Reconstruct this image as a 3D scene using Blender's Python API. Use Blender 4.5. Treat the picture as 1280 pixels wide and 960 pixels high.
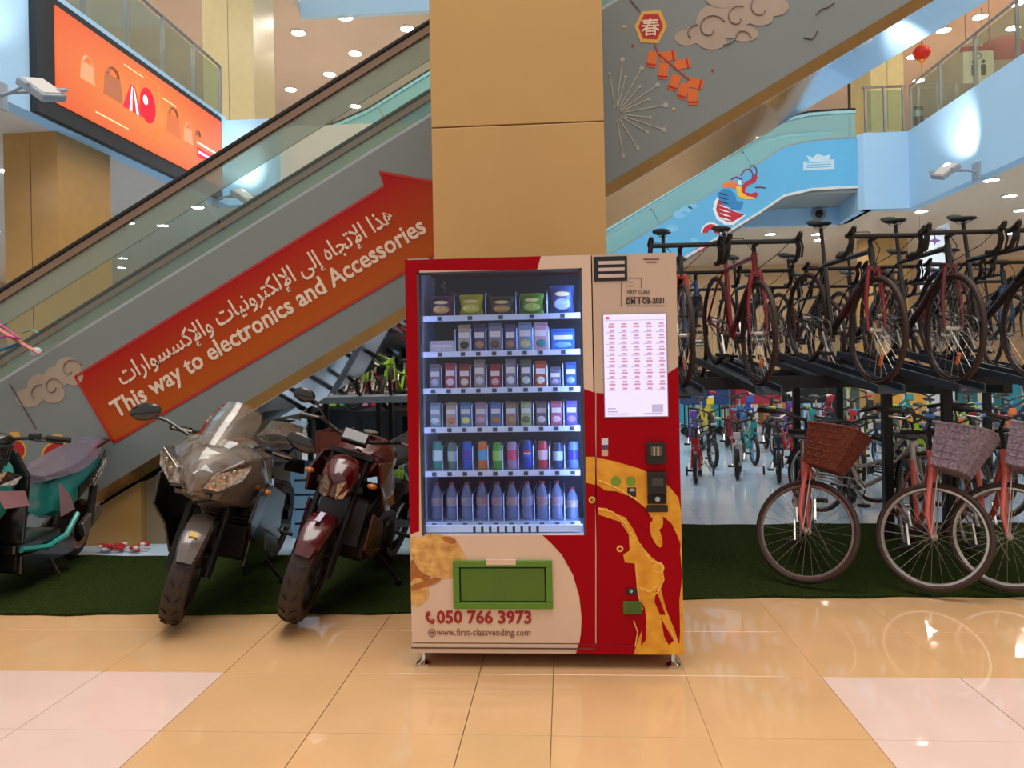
import bpy, bmesh, math, random
from mathutils import Vector, Matrix
for _o in list(bpy.data.objects): bpy.data.objects.remove(_o)
scene = bpy.context.scene
COL = scene.collection
PI = math.pi
rad = math.radians
# ------------------------------------------------------------------ camera
F, PX, PY, EYE = 970.0, 640.0, 456.0, 1.45
YAW, ROLL = rad(3.83), rad(1.1)
FW = Vector((-math.sin(YAW), math.cos(YAW), 0))
RT = Vector((math.cos(YAW), math.sin(YAW), 0))
UP = Vector((0, 0, 1))
CR = RT * math.cos(ROLL) - UP * math.sin(ROLL)
CU = RT * math.sin(ROLL) + UP * math.cos(ROLL)
cam_d = bpy.data.cameras.new('camera'); cam = bpy.data.objects.new('camera', cam_d)
COL.objects.link(cam); scene.camera = cam
cam_d.sensor_width = 36.0; cam_d.lens = F / 1280 * 36.0
cam_d.shift_y = -(480 - PY) / 1280.0
cam_d.clip_start = 0.05; cam_d.clip_end = 200
mm = Matrix((CR, CU, -FW)).transposed().to_4x4(); mm.translation = Vector((0, 0, EYE))
cam.matrix_world = mm
# ------------------------------------------------------------------ light of the hall
world = bpy.data.worlds.new('hall_light'); scene.world = world; world.use_nodes = True
bg = world.node_tree.nodes['Background']
bg.inputs[0].default_value = (1.0, 0.93, 0.86, 1); bg.inputs[1].default_value = 0.68
scene.view_settings.view_transform = 'Standard'; scene.view_settings.look = 'None'
scene.view_settings.exposure = 0.0; scene.view_settings.gamma = 1.0
scene.view_settings.use_curve_mapping = False
def area(name, loc, size, power, col, rot=(0, 0, 0)):
    l = bpy.data.lights.new(name, 'AREA'); l.shape = 'RECTANGLE'; l.size, l.size_y = size
    l.energy = power; l.color = col
    o = bpy.data.objects.new(name, l); COL.objects.link(o); o.location = loc; o.rotation_euler = rot
    return o
area('atrium_skylight', (0.4, 4.0, 15.0), (9, 16), 2600, (1.0, 0.95, 0.89))  # unseen area lamp added above the void as overhead fill
# ------------------------------------------------------------------ pixel rays (used to measure real positions on real planes)
def ray(px, py): return FW + CR * ((px - PX) / F) - CU * ((py - PY) / F)
def at(px, py, Y):
    d = ray(px, py); return Vector((0, 0, EYE)) + d * (Y / d.y)
def atx(px, py, X):
    d = ray(px, py); return Vector((0, 0, EYE)) + d * (X / d.x)
def flo(px, py, z=0.0):
    d = ray(px, py); return Vector((0, 0, EYE)) + d * ((z - EYE) / d.z)
# ------------------------------------------------------------------ mesh builder
def basis(axis):
    a = Vector(axis).normalized()
    t = Vector((0, 0, 1)) if abs(a.z) < 0.9 else Vector((1, 0, 0))
    u = a.cross(t).normalized(); w = a.cross(u).normalized()
    return a, u, w
class MB:
    def __init__(s): s.v = []; s.f = []
    def add(s, vs, fs):
        n = len(s.v); s.v += [tuple(p) for p in vs]; s.f += [tuple(i + n for i in q) for q in fs]; return s
    def box(s, x0, x1, y0, y1, z0, z1):
        return s.add([(x0,y0,z0),(x1,y0,z0),(x1,y1,z0),(x0,y1,z0),(x0,y0,z1),(x1,y0,z1),(x1,y1,z1),(x0,y1,z1)],
                     [(0,3,2,1),(4,5,6,7),(0,1,5,4),(1,2,6,5),(2,3,7,6),(3,0,4,7)])
    def obox(s, c, size, rot=None):
        m = rot if rot is not None else Matrix.Identity(3)
        c = Vector(c); hx, hy, hz = size[0]/2, size[1]/2, size[2]/2
        vs = [c + m @ Vector((x, y, z)) for z in (-hz, hz) for (x, y) in ((-hx,-hy),(hx,-hy),(hx,hy),(-hx,hy))]
        return s.add(vs, [(0,3,2,1),(4,5,6,7),(0,1,5,4),(1,2,6,5),(2,3,7,6),(3,0,4,7)])
    def beam(s, p0, p1, w, h, up=(0,0,1)):
        p0, p1 = Vector(p0), Vector(p1); a = (p1 - p0).normalized(); u = Vector(up)
        sd = a.cross(u).normalized() * (w/2); t = sd.cross(a).normalized() * (h/2)
        vs = [p + sd*i + t*j for p in (p0, p1) for (i, j) in ((-1,-1),(1,-1),(1,1),(-1,1))]
        return s.add(vs, [(0,3,2,1),(4,5,6,7),(0,1,5,4),(1,2,6,5),(2,3,7,6),(3,0,4,7)])
    def tube(s, pts, r, seg=8, closed=False, cap=True, flat=1.0):
        pts = [Vector(p) for p in pts]; n = len(pts); rr = r if isinstance(r, (list, tuple)) else [r]*n
        if n < 2: return s
        vs = []; u = None
        for i, p in enumerate(pts):
            if closed: t = pts[(i+1) % n] - pts[i-1]
            else: t = pts[min(i+1, n-1)] - pts[max(i-1, 0)]
            if t.length < 1e-9: t = Vector((0,0,1))
            t.normalize()
            if u is None: u = basis(t)[1]
            u = (u - t * u.dot(t))
            if u.length < 1e-6: u = basis(t)[1]
            u.normalize(); w = t.cross(u)
            for k in range(seg):
                a = 2*PI*k/seg; vs.append(p + (u*math.cos(a) + w*math.sin(a)*flat) * rr[i])
        fs = []
        for i in range(n if closed else n-1):
            j = (i+1) % n
            for k in range(seg):
                k2 = (k+1) % seg; fs.append((i*seg+k, i*seg+k2, j*seg+k2, j*seg+k))
        if cap and not closed:
            fs.append(tuple(range(seg))[::-1]); fs.append(tuple((n-1)*seg + k for k in range(seg)))
        return s.add(vs, fs)
    def lathe(s, prof, o=(0,0,0), axis=(0,0,1), seg=16):
        o = Vector(o); a, u, w = basis(axis); vs = []; n = len(prof)
        for (r, h) in prof:
            for k in range(seg):
                t = 2*PI*k/seg; vs.append(o + a*h + (u*math.cos(t) + w*math.sin(t))*r)
        fs = [(i*seg+k, i*seg+(k+1) % seg, (i+1)*seg+(k+1) % seg, (i+1)*seg+k) for i in range(n-1) for k in range(seg)]
        if prof[0][0] > 1e-6: fs.append(tuple(range(seg))[::-1])
        if prof[-1][0] > 1e-6: fs.append(tuple((n-1)*seg+k for k in range(seg)))
        return s.add(vs, fs)
    def cyl(s, p0, p1, r, seg=12):
        p0, p1 = Vector(p0), Vector(p1)
        return s.lathe([(r, 0), (r, (p1-p0).length)], p0, p1-p0, seg)
    def torus(s, o, axis, R, r, seg=32, seg2=8, squash=1.0):
        o = Vector(o); a, u, w = basis(axis); vs = []
        for i in range(seg):
            t = 2*PI*i/seg; d = u*math.cos(t) + w*math.sin(t)
            for k in range(seg2):
                q = 2*PI*k/seg2; vs.append(o + d*(R + r*math.cos(q)) + a*(r*squash*math.sin(q)))
        fs = [(i*seg2+k, ((i+1) % seg)*seg2+k, ((i+1) % seg)*seg2+(k+1) % seg2, i*seg2+(k+1) % seg2) for i in range(seg) for k in range(seg2)]
        return s.add(vs, fs)
    def prism(s, pts, vec):
        pts = [Vector(p) for p in pts]; vec = Vector(vec); n = len(pts)
        vs = pts + [p + vec for p in pts]
        fs = [tuple(range(n))[::-1], tuple(range(n, 2*n))] + [(i, (i+1) % n, n+(i+1) % n, n+i) for i in range(n)]
        return s.add(vs, fs)
    def loft(s, rings, cap=True, closed=True):
        n = len(rings[0]); vs = [Vector(p) for r in rings for p in r]; fs = []
        for i in range(len(rings)-1):
            for k in range(n if closed else n-1):
                k2 = (k+1) % n; fs.append((i*n+k, i*n+k2, (i+1)*n+k2, (i+1)*n+k))
        if cap and closed:
            fs.append(tuple(range(n))[::-1]); fs.append(tuple((len(rings)-1)*n+k for k in range(n)))
        return s.add(vs, fs)
    def ell(s, c, r, rot=None, seg=14, rings=9):
        m = rot if rot is not None else Matrix.Identity(3); c = Vector(c); vs = [c + m @ Vector((0, 0, -r[2]))]
        for i in range(1, rings):
            p = PI*i/rings - PI/2
            for k in range(seg):
                t = 2*PI*k/seg; vs.append(c + m @ Vector((r[0]*math.cos(p)*math.cos(t), r[1]*math.cos(p)*math.sin(t), r[2]*math.sin(p))))
        vs.append(c + m @ Vector((0, 0, r[2]))); fs = []
        for k in range(seg): fs.append((0, 1+(k+1) % seg, 1+k))
        for i in range(rings-2):
            for k in range(seg): fs.append((1+i*seg+k, 1+i*seg+(k+1) % seg, 1+(i+1)*seg+(k+1) % seg, 1+(i+1)*seg+k))
        L = len(vs)-1; b = 1+(rings-2)*seg
        for k in range(seg): fs.append((b+k, b+(k+1) % seg, L))
        return s.add(vs, fs)
    def xf(s, m):
        s.v = [tuple(m @ Vector(p)) for p in s.v]; return s
    def mesh(s, name, smooth=35):
        me = bpy.data.meshes.new(name); me.from_pydata(s.v, [], s.f)
        bm = bmesh.new(); bm.from_mesh(me); bmesh.ops.recalc_face_normals(bm, faces=bm.faces); bm.to_mesh(me); bm.free()
        if smooth:
            me.polygons.foreach_set('use_smooth', [True]*len(me.polygons)); me.set_sharp_from_angle(angle=rad(smooth))
        return me
    def build(s, name, m, parent=None, smooth=35, bevel=0, sub=0, loc=None):
        me = s.mesh(name, smooth)
        if m is not None: me.materials.append(m)
        o = bpy.data.objects.new(name, me); COL.objects.link(o)
        if parent is not None: o.parent = parent; KIDS.setdefault(parent.name, []).append(o)
        if loc is not None: o.location = loc
        if bevel:
            b = o.modifiers.new('bevel', 'BEVEL'); b.width = bevel; b.segments = 2; b.limit_method = 'ANGLE'; b.angle_limit = rad(40)
        if sub:
            b = o.modifiers.new('sub', 'SUBSURF'); b.levels = sub; b.render_levels = sub
        return o
def tag(o, label=None, cat=None, group=None, kind=None):
    if label: o['label'] = label
    if cat: o['category'] = cat
    if group: o['group'] = group
    if kind: o['kind'] = kind
    return o
def empty(name, loc=(0,0,0), rz=0, label=None, cat=None, group=None):
    o = bpy.data.objects.new(name, None); COL.objects.link(o); o.location = loc; o.rotation_euler = (0, 0, rz)
    o.empty_display_size = 0.1
    return tag(o, label, cat, group)
KIDS = {}
def copy_tree(o, parent=None):
    c = o.copy(); COL.objects.link(c); c.parent = parent
    if parent is not None: KIDS.setdefault(parent.name, []).append(c)
    for ch in list(KIDS.get(o.name, [])): copy_tree(ch, c)
    return c
def family(o):
    r = [o]
    for ch in KIDS.get(o.name, []): r += family(ch)
    return r
def recolour(root, swap):
    for o in family(root):
        if o.type == 'MESH':
            for sl in o.material_slots:
                if sl.material and sl.material.name in swap:
                    m = swap[sl.material.name]; sl.link = 'OBJECT'; sl.material = m
# ------------------------------------------------------------------ materials
def lin(c):
    if isinstance(c, str): c = tuple(int(c[i:i+2], 16)/255 for i in (0, 2, 4))
    return tuple((x/12.92 if x <= 0.04045 else ((x+0.055)/1.055)**2.4) for x in c)
MATS = {}
def mat(name, col, rough=0.5, metal=0.0, coat=0.0, emit=0.0, var=0.06, scale=6.0, bump=0.0, spec=0.5, col2=None, alpha=None):
    if name in MATS: return MATS[name]
    m = bpy.data.materials.new(name); m.use_nodes = True; nt = m.node_tree; b = nt.nodes['Principled BSDF']
    c = lin(col); b.inputs['Roughness'].default_value = rough; b.inputs['Metallic'].default_value = metal
    b.inputs['Coat Weight'].default_value = coat; b.inputs['Coat Roughness'].default_value = 0.06
    b.inputs['Specular IOR Level'].default_value = spec
    if var or col2:
        tc = nt.nodes.new('ShaderNodeTexCoord'); nz = nt.nodes.new('ShaderNodeTexNoise'); nz.inputs['Scale'].default_value = scale
        nz.inputs['Detail'].default_value = 4; nt.links.new(tc.outputs['Object'], nz.inputs['Vector'])
        rp = nt.nodes.new('ShaderNodeValToRGB'); rp.color_ramp.elements[0].position = 0.3; rp.color_ramp.elements[1].position = 0.7
        ca = tuple(max(0, x*(1-var)) for x in c); cb = lin(col2) if col2 else tuple(min(1, x*(1+var)) for x in c)
        rp.color_ramp.elements[0].color = ca + (1,); rp.color_ramp.elements[1].color = cb + (1,)
        nt.links.new(nz.outputs['Fac'], rp.inputs['Fac']); nt.links.new(rp.outputs['Color'], b.inputs['Base Color'])
        if bump:
            bp = nt.nodes.new('ShaderNodeBump'); bp.inputs['Strength'].default_value = bump; bp.inputs['Distance'].default_value = 0.01
            nt.links.new(nz.outputs['Fac'], bp.inputs['Height']); nt.links.new(bp.outputs['Normal'], b.inputs['Normal'])
    else: b.inputs['Base Color'].default_value = c + (1,)
    if emit:
        b.inputs['Emission Color'].default_value = c + (1,); b.inputs['Emission Strength'].default_value = emit
    MATS[name] = m; return m
def glass(name, tint, refl=1.0, rough=0.0, film=0.0, filmcol='ffffff'):
    # thin pane: tinted see-through plus fresnel mirror, optionally a milky film
    if name in MATS: return MATS[name]
    m = bpy.data.materials.new(name); m.use_nodes = True; nt = m.node_tree; nt.nodes.clear()
    out = nt.nodes.new('ShaderNodeOutputMaterial'); tr = nt.nodes.new('ShaderNodeBsdfTransparent'); gl = nt.nodes.new('ShaderNodeBsdfGlossy')
    tr.inputs[0].default_value = lin(tint) + (1,); gl.inputs['Roughness'].default_value = rough
    fr = nt.nodes.new('ShaderNodeFresnel'); fr.inputs[0].default_value = 1.45
    ge = nt.nodes.new('ShaderNodeNewGeometry'); ior = nt.nodes.new('ShaderNodeMath'); ior.operation = 'MULTIPLY_ADD'; ior.inputs[1].default_value = 1/1.45-1.45; ior.inputs[2].default_value = 1.45
    nt.links.new(ge.outputs['Backfacing'], ior.inputs[0]); nt.links.new(ior.outputs[0], fr.inputs[0])     # same reflectance on both faces of the pane
    mu = nt.nodes.new('ShaderNodeMath'); mu.operation = 'MULTIPLY'; mu.inputs[1].default_value = refl; nt.links.new(fr.outputs[0], mu.inputs[0])
    mx = nt.nodes.new('ShaderNodeMixShader'); nt.links.new(mu.outputs[0], mx.inputs[0])
    src = tr.outputs[0]
    if film:
        df = nt.nodes.new('ShaderNodeBsdfDiffuse'); df.inputs[0].default_value = lin(filmcol) + (1,)
        m2 = nt.nodes.new('ShaderNodeMixShader'); m2.inputs[0].default_value = film
        nt.links.new(tr.outputs[0], m2.inputs[1]); nt.links.new(df.outputs[0], m2.inputs[2]); src = m2.outputs[0]
    nt.links.new(src, mx.inputs[1]); nt.links.new(gl.outputs[0], mx.inputs[2]); nt.links.new(mx.outputs[0], out.inputs[0])
    MATS[name] = m; return m
# ------------------------------------------------------------------ lettering
def text_mesh(body, size=1.0, bold=0.0, ext=0.002, align='LEFT', sx=1.0, fitw=None):
    c = bpy.data.curves.new('lettering', 'FONT'); c.body = body; c.size = size; c.offset = bold * size; c.extrude = ext; c.align_x = align
    c.resolution_u = 2
    o = bpy.data.objects.new('lettering_tmp', c); COL.objects.link(o)
    dg = bpy.context.evaluated_depsgraph_get(); me = bpy.data.meshes.new_from_object(o.evaluated_get(dg))
    bpy.data.objects.remove(o); bpy.data.curves.remove(c)
    me.materials.clear()
    xs = [v.co.x for v in me.vertices] or [0]
    w = max(xs) - min(xs) or 1; x0 = min(xs)
    if fitw:
        for v in me.vertices: v.co.x = (v.co.x - x0) * fitw / w
    elif sx != 1.0:
        for v in me.vertices: v.co.x *= sx
    me.name = 'lettering'
    return me
def put_text(name, body, org, xdir, ydir, size, m, parent=None, bold=0.0, fitw=None, ext=0.001, align='LEFT', sx=1.0):
    me = text_mesh(body, size, bold, ext, align, sx, fitw); me.materials.append(m)
    o = bpy.data.objects.new(name, me); COL.objects.link(o)
    x = Vector(xdir).normalized(); z = x.cross(Vector(ydir)).normalized(); y = z.cross(x)
    mw = Matrix((x, y, z)).transposed().to_4x4(); mw.translation = Vector(org)
    if parent is not None:
        o.parent = parent; KIDS.setdefault(parent.name, []).append(o); o.matrix_local = parent_inv(parent) @ mw
    else: o.matrix_world = mw
    return o
def parent_inv(p):
    m = Matrix.Identity(4); q = p
    while q is not None: m = q.matrix_basis @ m; q = q.parent
    return m.inverted()
_FORMS = {'\u0627': 0xFE8D, '\u0625': 0xFE87, '\u062a': 0xFE95, '\u062c': 0xFE9D, '\u0647': 0xFEE9, '\u0630': 0xFEAB, '\u0644': 0xFEDD,
          '\u0649': 0xFEEF, '\u0643': 0xFED9, '\u0631': 0xFEAD, '\u0648': 0xFEED, '\u0646': 0xFEE5, '\u064a': 0xFEF1, '\u0633': 0xFEB1}
_NOJOIN = set('\u0627\u0625\u0630\u0631\u0648\u0649')
def arabic(s):
    out = []; i = 0
    items = []
    while i < len(s):
        if s[i] == '\u0644' and i+1 < len(s) and s[i+1] in '\u0627\u0625':
            items.append(('LA', s[i+1])); i += 2
        else: items.append((s[i], None)); i += 1
    for k, (ch, ex) in enumerate(items):
        prev = items[k-1] if k else (' ', None)
        nxt = items[k+1] if k+1 < len(items) else (' ', None)
        pj = prev[0] in _FORMS and prev[0] not in _NOJOIN
        nj = (nxt[0] in _FORMS or nxt[0] == 'LA')
        if ch == 'LA':
            base = 0xFEFB if ex == '\u0627' else 0xFEF9
            out.append(chr(base + (1 if pj else 0)))
        elif ch in _FORMS:
            base = _FORMS[ch]
            if ch in _NOJOIN: out.append(chr(base + (1 if pj else 0)))
            else: out.append(chr(base + (3 if pj and nj else 2 if nj else 1 if pj else 0)))
        else: out.append(ch)
    return ''.join(out)[::-1]
# ================================================================== THE HALL
ZB = 4.77                                   # underside of the first-floor slab
m_tile = mat('tan_tile', 'd4a878', 0.055, coat=0.0, spec=0.7, var=0.05, scale=2.5)
m_tile_p = mat('pink_tile', 'e0c2b4', 0.055, coat=0.0, spec=0.7, var=0.04, scale=2.5)
m_grout = mat('grout', '7a5a40', 0.7)
m_far = bpy.data.materials.new('pale_shop_tile'); MATS['pale_shop_tile'] = m_far; m_far.use_nodes = True
_nt = m_far.node_tree; _b = _nt.nodes['Principled BSDF']; _b.inputs['Roughness'].default_value = 0.12
_tc = _nt.nodes.new('ShaderNodeTexCoord'); _br = _nt.nodes.new('ShaderNodeTexBrick'); _br.offset = 0
_br.inputs['Color1'].default_value = lin('c4def6') + (1,); _br.inputs['Color2'].default_value = lin('bad6f0') + (1,); _br.inputs['Mortar'].default_value = lin('a8b0b8') + (1,)  # cool light of the shop is put into the blue of these tiles
_br.inputs['Scale'].default_value = 1.0; _br.inputs['Brick Width'].default_value = 0.61; _br.inputs['Row Height'].default_value = 0.61; _br.inputs['Mortar Size'].default_value = 0.003
_nt.links.new(_tc.outputs['Object'], _br.inputs['Vector']); _nt.links.new(_br.outputs['Color'], _b.inputs['Base Color'])
floor = tag(MB().box(-12, 12, -3, 40, -0.15, -0.008).build('floor', m_grout, smooth=0), kind='structure')
XL = [-5.31, -4.70, -4.09, -3.48, -2.87, -2.26, -1.655, -1.042, -0.425, -0.077, 0.535, 1.144, 1.755, 2.365, 2.975, 3.585, 4.195]
YL = [1.249, 1.843, 2.437, 3.031, 3.625, 4.219, 4.813, 5.407]
tile_meshes = {}
for j in range(len(YL)-1):
    for i in range(len(XL)-1):
        w = XL[i+1]-XL[i]; pink = (YL[j+1] < 3.7) and (XL[i+1] < -1.6 or XL[i] > 1.1)
        key = (round(w, 2), pink)
        if key not in tile_meshes:
            mb = MB(); a, b = w/2-0.0018, 0.297-0.0018; h = 0.0016
            mb.add([(-a,-b,-0.012),(a,-b,-0.012),(a,b,-0.012),(-a,b,-0.012),(-a,-b,-h),(a,-b,-h),(a,b,-h),(-a,b,-h),(-a+h,-b+h,0),(a-h,-b+h,0),(a-h,b-h,0),(-a+h,b-h,0)],
                   [(0,3,2,1),(0,1,5,4),(1,2,6,5),(2,3,7,6),(3,0,4,7),(4,5,9,8),(5,6,10,9),(6,7,11,10),(7,4,8,11),(8,9,10,11)])
            me = mb.mesh('tile', 0); me.materials.append(m_tile_p if pink else m_tile); tile_meshes[key] = me
        o = bpy.data.objects.new('tile', tile_meshes[key]); COL.objects.link(o); o.parent = floor
        o.location = ((XL[i]+XL[i+1])/2, (YL[j]+YL[j+1])/2, 0)
tag(MB().box(-16, 16, 5.409, 40, -0.12, 0.0).build('floor_shop', m_far, smooth=0), kind='structure')
# turf mats
m_turf = mat('turf', '1a240c', 0.95, var=0.5, scale=90, bump=0.9, col2='323f18', spec=0.05)
def turf(name, x0, x1, y0, y1, yl, label, seed):
    rnd = random.Random(seed); nx, ny = 60, 16; mb = MB(); ph = [rnd.uniform(0, 6) for _ in range(4)]
    top = []
    for j in range(ny+1):
        for i in range(nx+1):
            u, v = i/nx, j/ny; x = x0+(x1-x0)*u
            y = (y0 + (yl-y0)*u)*(1-v) + y1*v + (0.012*math.sin(7*x+ph[0]) + 0.008*math.sin(17*x+ph[1]))*(1-v)
            z = 0.014 + 0.004*math.sin(5*x+ph[2]+3*v) + 0.003*math.sin(11*x-9*v+ph[3])
            top.append((x, y, z))
    n = len(top); w = nx+1
    fs = [(j*w+i, j*w+i+1, (j+1)*w+i+1, (j+1)*w+i) for j in range(ny) for i in range(nx)]
    base = [(p[0], p[1], 0.001) for p in top]
    rim = [i for i in range(w)] + [j*w+nx for j in range(1, ny+1)] + [ny*w+i for i in range(nx-1, -1, -1)] + [j*w for j in range(ny-1, 0, -1)]
    fs += [(rim[k], rim[k-1], n+rim[k-1], n+rim[k]) for k in range(len(rim))]
    mb.add(top+base, fs)
    return tag(mb.build(name, m_turf), label, 'turf mat')
turf('turf_mat', -6.2, -0.70, 4.40, 5.86, 4.50, 'dark green artificial turf mat under the motorcycles', 1)
turf('turf_mat', 0.62, 6.2, 4.79, 6.93, 4.92, 'dark green artificial turf mat under the pink bicycles', 2)
# column behind the vending machine
m_gold = mat('gold_cladding', 'bf9658', 0.38, var=0.04, scale=1.2)
m_joint = mat('dark_joint', '6b5228', 0.6)
cA, cB = at(540.5, 230, 5.0), at(756.5, 230, 5.0); zj = at(640, 156, 5.0).z
colm = empty('column', ((cA.x+cB.x)/2, 5.55, 0), 0, 'square gold clad column rising behind the vending machine', 'column')
hw = (cB.x-cA.x)/2
MB().box(-hw+0.01, hw-0.01, -0.54, 0.54, 0, 9.0).build('core', m_joint, colm, smooth=0)
for a, b in ((0.0, zj-1.9-0.004), (zj-1.9+0.004, zj-0.004), (zj+0.004, zj+1.9), (zj+1.908, 9.0)):
    MB().box(-hw, hw, -0.55, 0.55, a, b).build('cladding_panel', m_gold, colm, smooth=0, bevel=0.004)
# ------------------------------------------------------------------ escalators
SL = math.tan(rad(29.5))
m_grey = mat('grey_panel', '7b8280', 0.42, var=0.03, scale=0.8)
m_bronze = mat('bronze_trim', '8c6a3e', 0.25, metal=0.85, var=0.08, scale=3)
m_mirror = mat('mirror_steel', 'c8ccd2', 0.05, metal=1.0, var=0.05, scale=2)
m_mirror_b = mat('bronze_mirror', 'c09a78', 0.12, metal=1.0, var=0.1, scale=2)
m_steel = mat('brushed_steel', 'a9acae', 0.3, metal=0.9)
m_rubber = mat('black_rubber', '17120f', 0.45)
m_railbase = mat('brown_rail_base', '8d7260', 0.35, metal=0.6)
m_eglass = glass('balustrade_glass', 'eaf3ee', 1.0, film=0.03, filmcol='b9c8c4')
m_aqua = glass('aqua_glass', 'cdeef0', 1.0, film=0.34, filmcol='bfeef2')
m_blue = mat('sky_blue_panel', '63b7e6', 0.35, var=0.06, scale=0.5)
m_step = mat('step_metal', '55585a', 0.5, metal=0.6)
def escalator(name, loc, path, W, hp, label, side_m, glass_m, soffit_m, trim_m, trim=0.09, rail=0.80, rail_base=m_railbase, joint=2.2, wb=None, band=None):
    """path: cladding-top polyline (X, Z) in world X/Z, near face in plane Y=0 of the root"""
    root = empty(name, loc, 0, label, 'escalator')
    ox, oz = loc[0], loc[2]
    P = [(x-ox, z-oz) for x, z in path]
    floorz = -oz
    def slab(mb, off_a, off_b, y0, y1):
        D = []
        for i in range(len(P)-1):
            (xa_, za_), (xb_, zb_) = P[i], P[i+1]; ts = {0.0}
            for off in (off_a, off_b):
                if (za_+off-floorz)*(zb_+off-floorz) < 0: ts.add((floorz-off-za_)/(zb_-za_))
            D += [(xa_+(xb_-xa_)*t, za_+(zb_-za_)*t) for t in sorted(ts)]
        D.append(P[-1])
        up = [(x, max(z+off_a, floorz)) for x, z in D]; dn = [(x, max(z+off_b, floorz)) for x, z in D]
        for i in range(len(D)-1):
            q = [up[i], up[i+1], dn[i+1], dn[i]]
            if abs(q[0][1]-q[3][1]) < 1e-4 and abs(q[1][1]-q[2][1]) < 1e-4: continue
            if abs(q[0][1]-q[3][1]) < 1e-4: q = [q[1], q[2], q[3]]
            mb.prism([(x, y0, z) for x, z in q], (0, y1-y0, 0))
        return mb
    wb = wb or W
    for y0, nm in ((0.0, 'side_panel'), (wb-0.06, 'side_panel')):
        slab(MB(), 0, -hp+trim, y0, y0+0.06).build(nm, side_m, root, smooth=0)
        slab(MB(), -hp+trim, -hp, y0-0.012 if y0 == 0 else y0, y0+0.06).build('bottom_trim', trim_m, root, smooth=0)
        # skirting where the glass stands
        slab(MB(), 0.03, 0.0, y0+0.01, y0+0.10).build('glass_channel', m_steel, root, smooth=0)
        yc = y0 + 0.06
        # glass panes with upright joints
        L = [0.0]
        for i in range(len(P)-1): L.append(L[-1] + math.hypot(P[i+1][0]-P[i][0], P[i+1][1]-P[i][1]))
        def pt(d):
            for i in range(len(P)-1):
                if d <= L[i+1] or i == len(P)-2:
                    t = (d-L[i])/(L[i+1]-L[i]); return Vector((P[i][0]+(P[i+1][0]-P[i][0])*t, 0, P[i][1]+(P[i+1][1]-P[i][1])*t)), i
        n = max(1, round(L[-1]/joint))
        for k in range(n):
            ds = [L[-1]*k/n + 0.012] + [l for l in L if L[-1]*k/n+0.02 < l < L[-1]*(k+1)/n-0.02] + [L[-1]*(k+1)/n - 0.012]
            lo, hi = [], []
            for d in ds:
                p, i = pt(d); dx, dz = P[i+1][0]-P[i][0], P[i+1][1]-P[i][1]; l = math.hypot(dx, dz)
                nrm = Vector((-dz/l, 0, dx/l)); hh = (rail-0.05)*dx/l
                lo.append(p + nrm*0.02); hi.append(p + nrm*hh)
            mb = MB()
            for a in range(len(lo)-1):
                mb.prism([(q.x, yc-0.005, q.z) for q in (lo[a], lo[a+1], hi[a+1], hi[a])], (0, 0.01, 0))
            mb.build('glass_pane', glass_m, root, smooth=0)
        if band: slab(MB(), rail-0.115, rail-0.115-0.20, yc-0.008, yc+0.008).build('frosted_band', band, root, smooth=0)  # reflected sheen under the rail, put in as a milky strip
        slab(MB(), rail-0.035, rail-0.11, yc-0.03, yc+0.03).build('rail_base', rail_base, root, smooth=0)
        slab(MB(), rail, rail-0.045, yc-0.045, yc+0.045).build('handrail', m_rubber, root, smooth=0, bevel=0.015)
    slab(MB(), -hp+0.012, -hp-0.004, 0.0, W).build('soffit', soffit_m, root, smooth=0)
    # steps between the balustrades
    mb = MB(); x = P[0][0]
    def zat(xx):
        for i in range(len(P)-1):
            if P[i][0] <= xx <= P[i+1][0]: return P[i][1] + (P[i+1][1]-P[i][1])*(xx-P[i][0])/(P[i+1][0]-P[i][0])
        return P[-1][1]
    k = 0
    while x < P[-1][0]-0.4 and k < 60:
        z = zat(x)-0.22
        if z > floorz+0.02: mb.box(x, x+0.4, 0.22, wb-0.22, z-0.10, z)
        x += 0.4; k += 1
    mb.build('steps', m_step, root, smooth=0)
    mb = MB(); slab(mb, -0.06, -0.30, 0.11, 0.20); slab(mb, -0.06, -0.30, wb-0.20, wb-0.11); mb.build('skirt', m_steel, root, smooth=0)
    return root
# --- main escalator
YN = 6.2
p0 = at(539, 145, YN)
xa, xb = -6.6, 5.0
def ztop(x): return p0.z + (x-p0.x)*SL
HP = 1.49
esc = escalator('escalator', (-4.6, YN, 0), [(xa, ztop(xa)), (xb, ztop(xb))], 1.75, HP,
                'grey sided escalator with glass balustrade and a big red arrow', m_grey, m_eglass, m_mirror, m_bronze, trim=0.10, rail=0.80, joint=2.35, wb=1.28, band=glass('frosted_glass', 'dfe6de', 1.0, rough=0.1, film=0.38, filmcol='b4bcb2'))
# enclosure under the low end of the escalator
m_encl = mat('tan_enclosure', 'a8814a', 0.4, var=0.06, scale=1.5)
m_encl2 = mat('olive_enclosure', '8a7a5e', 0.35, var=0.06, scale=1.5)  # same box; the shading of its right face is put into the colour
cx = at(172, 650, YN).x
mb = MB(); z1 = ztop(cx)-HP-0.02; xs0 = cx - z1/SL
mb.prism([(xs0, YN+0.05, 0), (cx, YN+0.05, 0), (cx, YN+0.05, z1)], (0, 1.5, 0))
tag(mb.build('wall_left_enclosure', m_encl, smooth=0), kind='structure')
ex = at(300, 640, YN).x; z2 = ztop(ex)-HP-0.05
mb = MB().prism([(cx+0.002, YN+0.12, 0), (ex, YN+0.12, 0), (ex, YN+0.12, z2), (cx+0.002, YN+0.12, z1-0.01)], (0, 1.4, 0))
tag(mb.build('wall_left_store', m_encl2, smooth=0), kind='structure')
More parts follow.
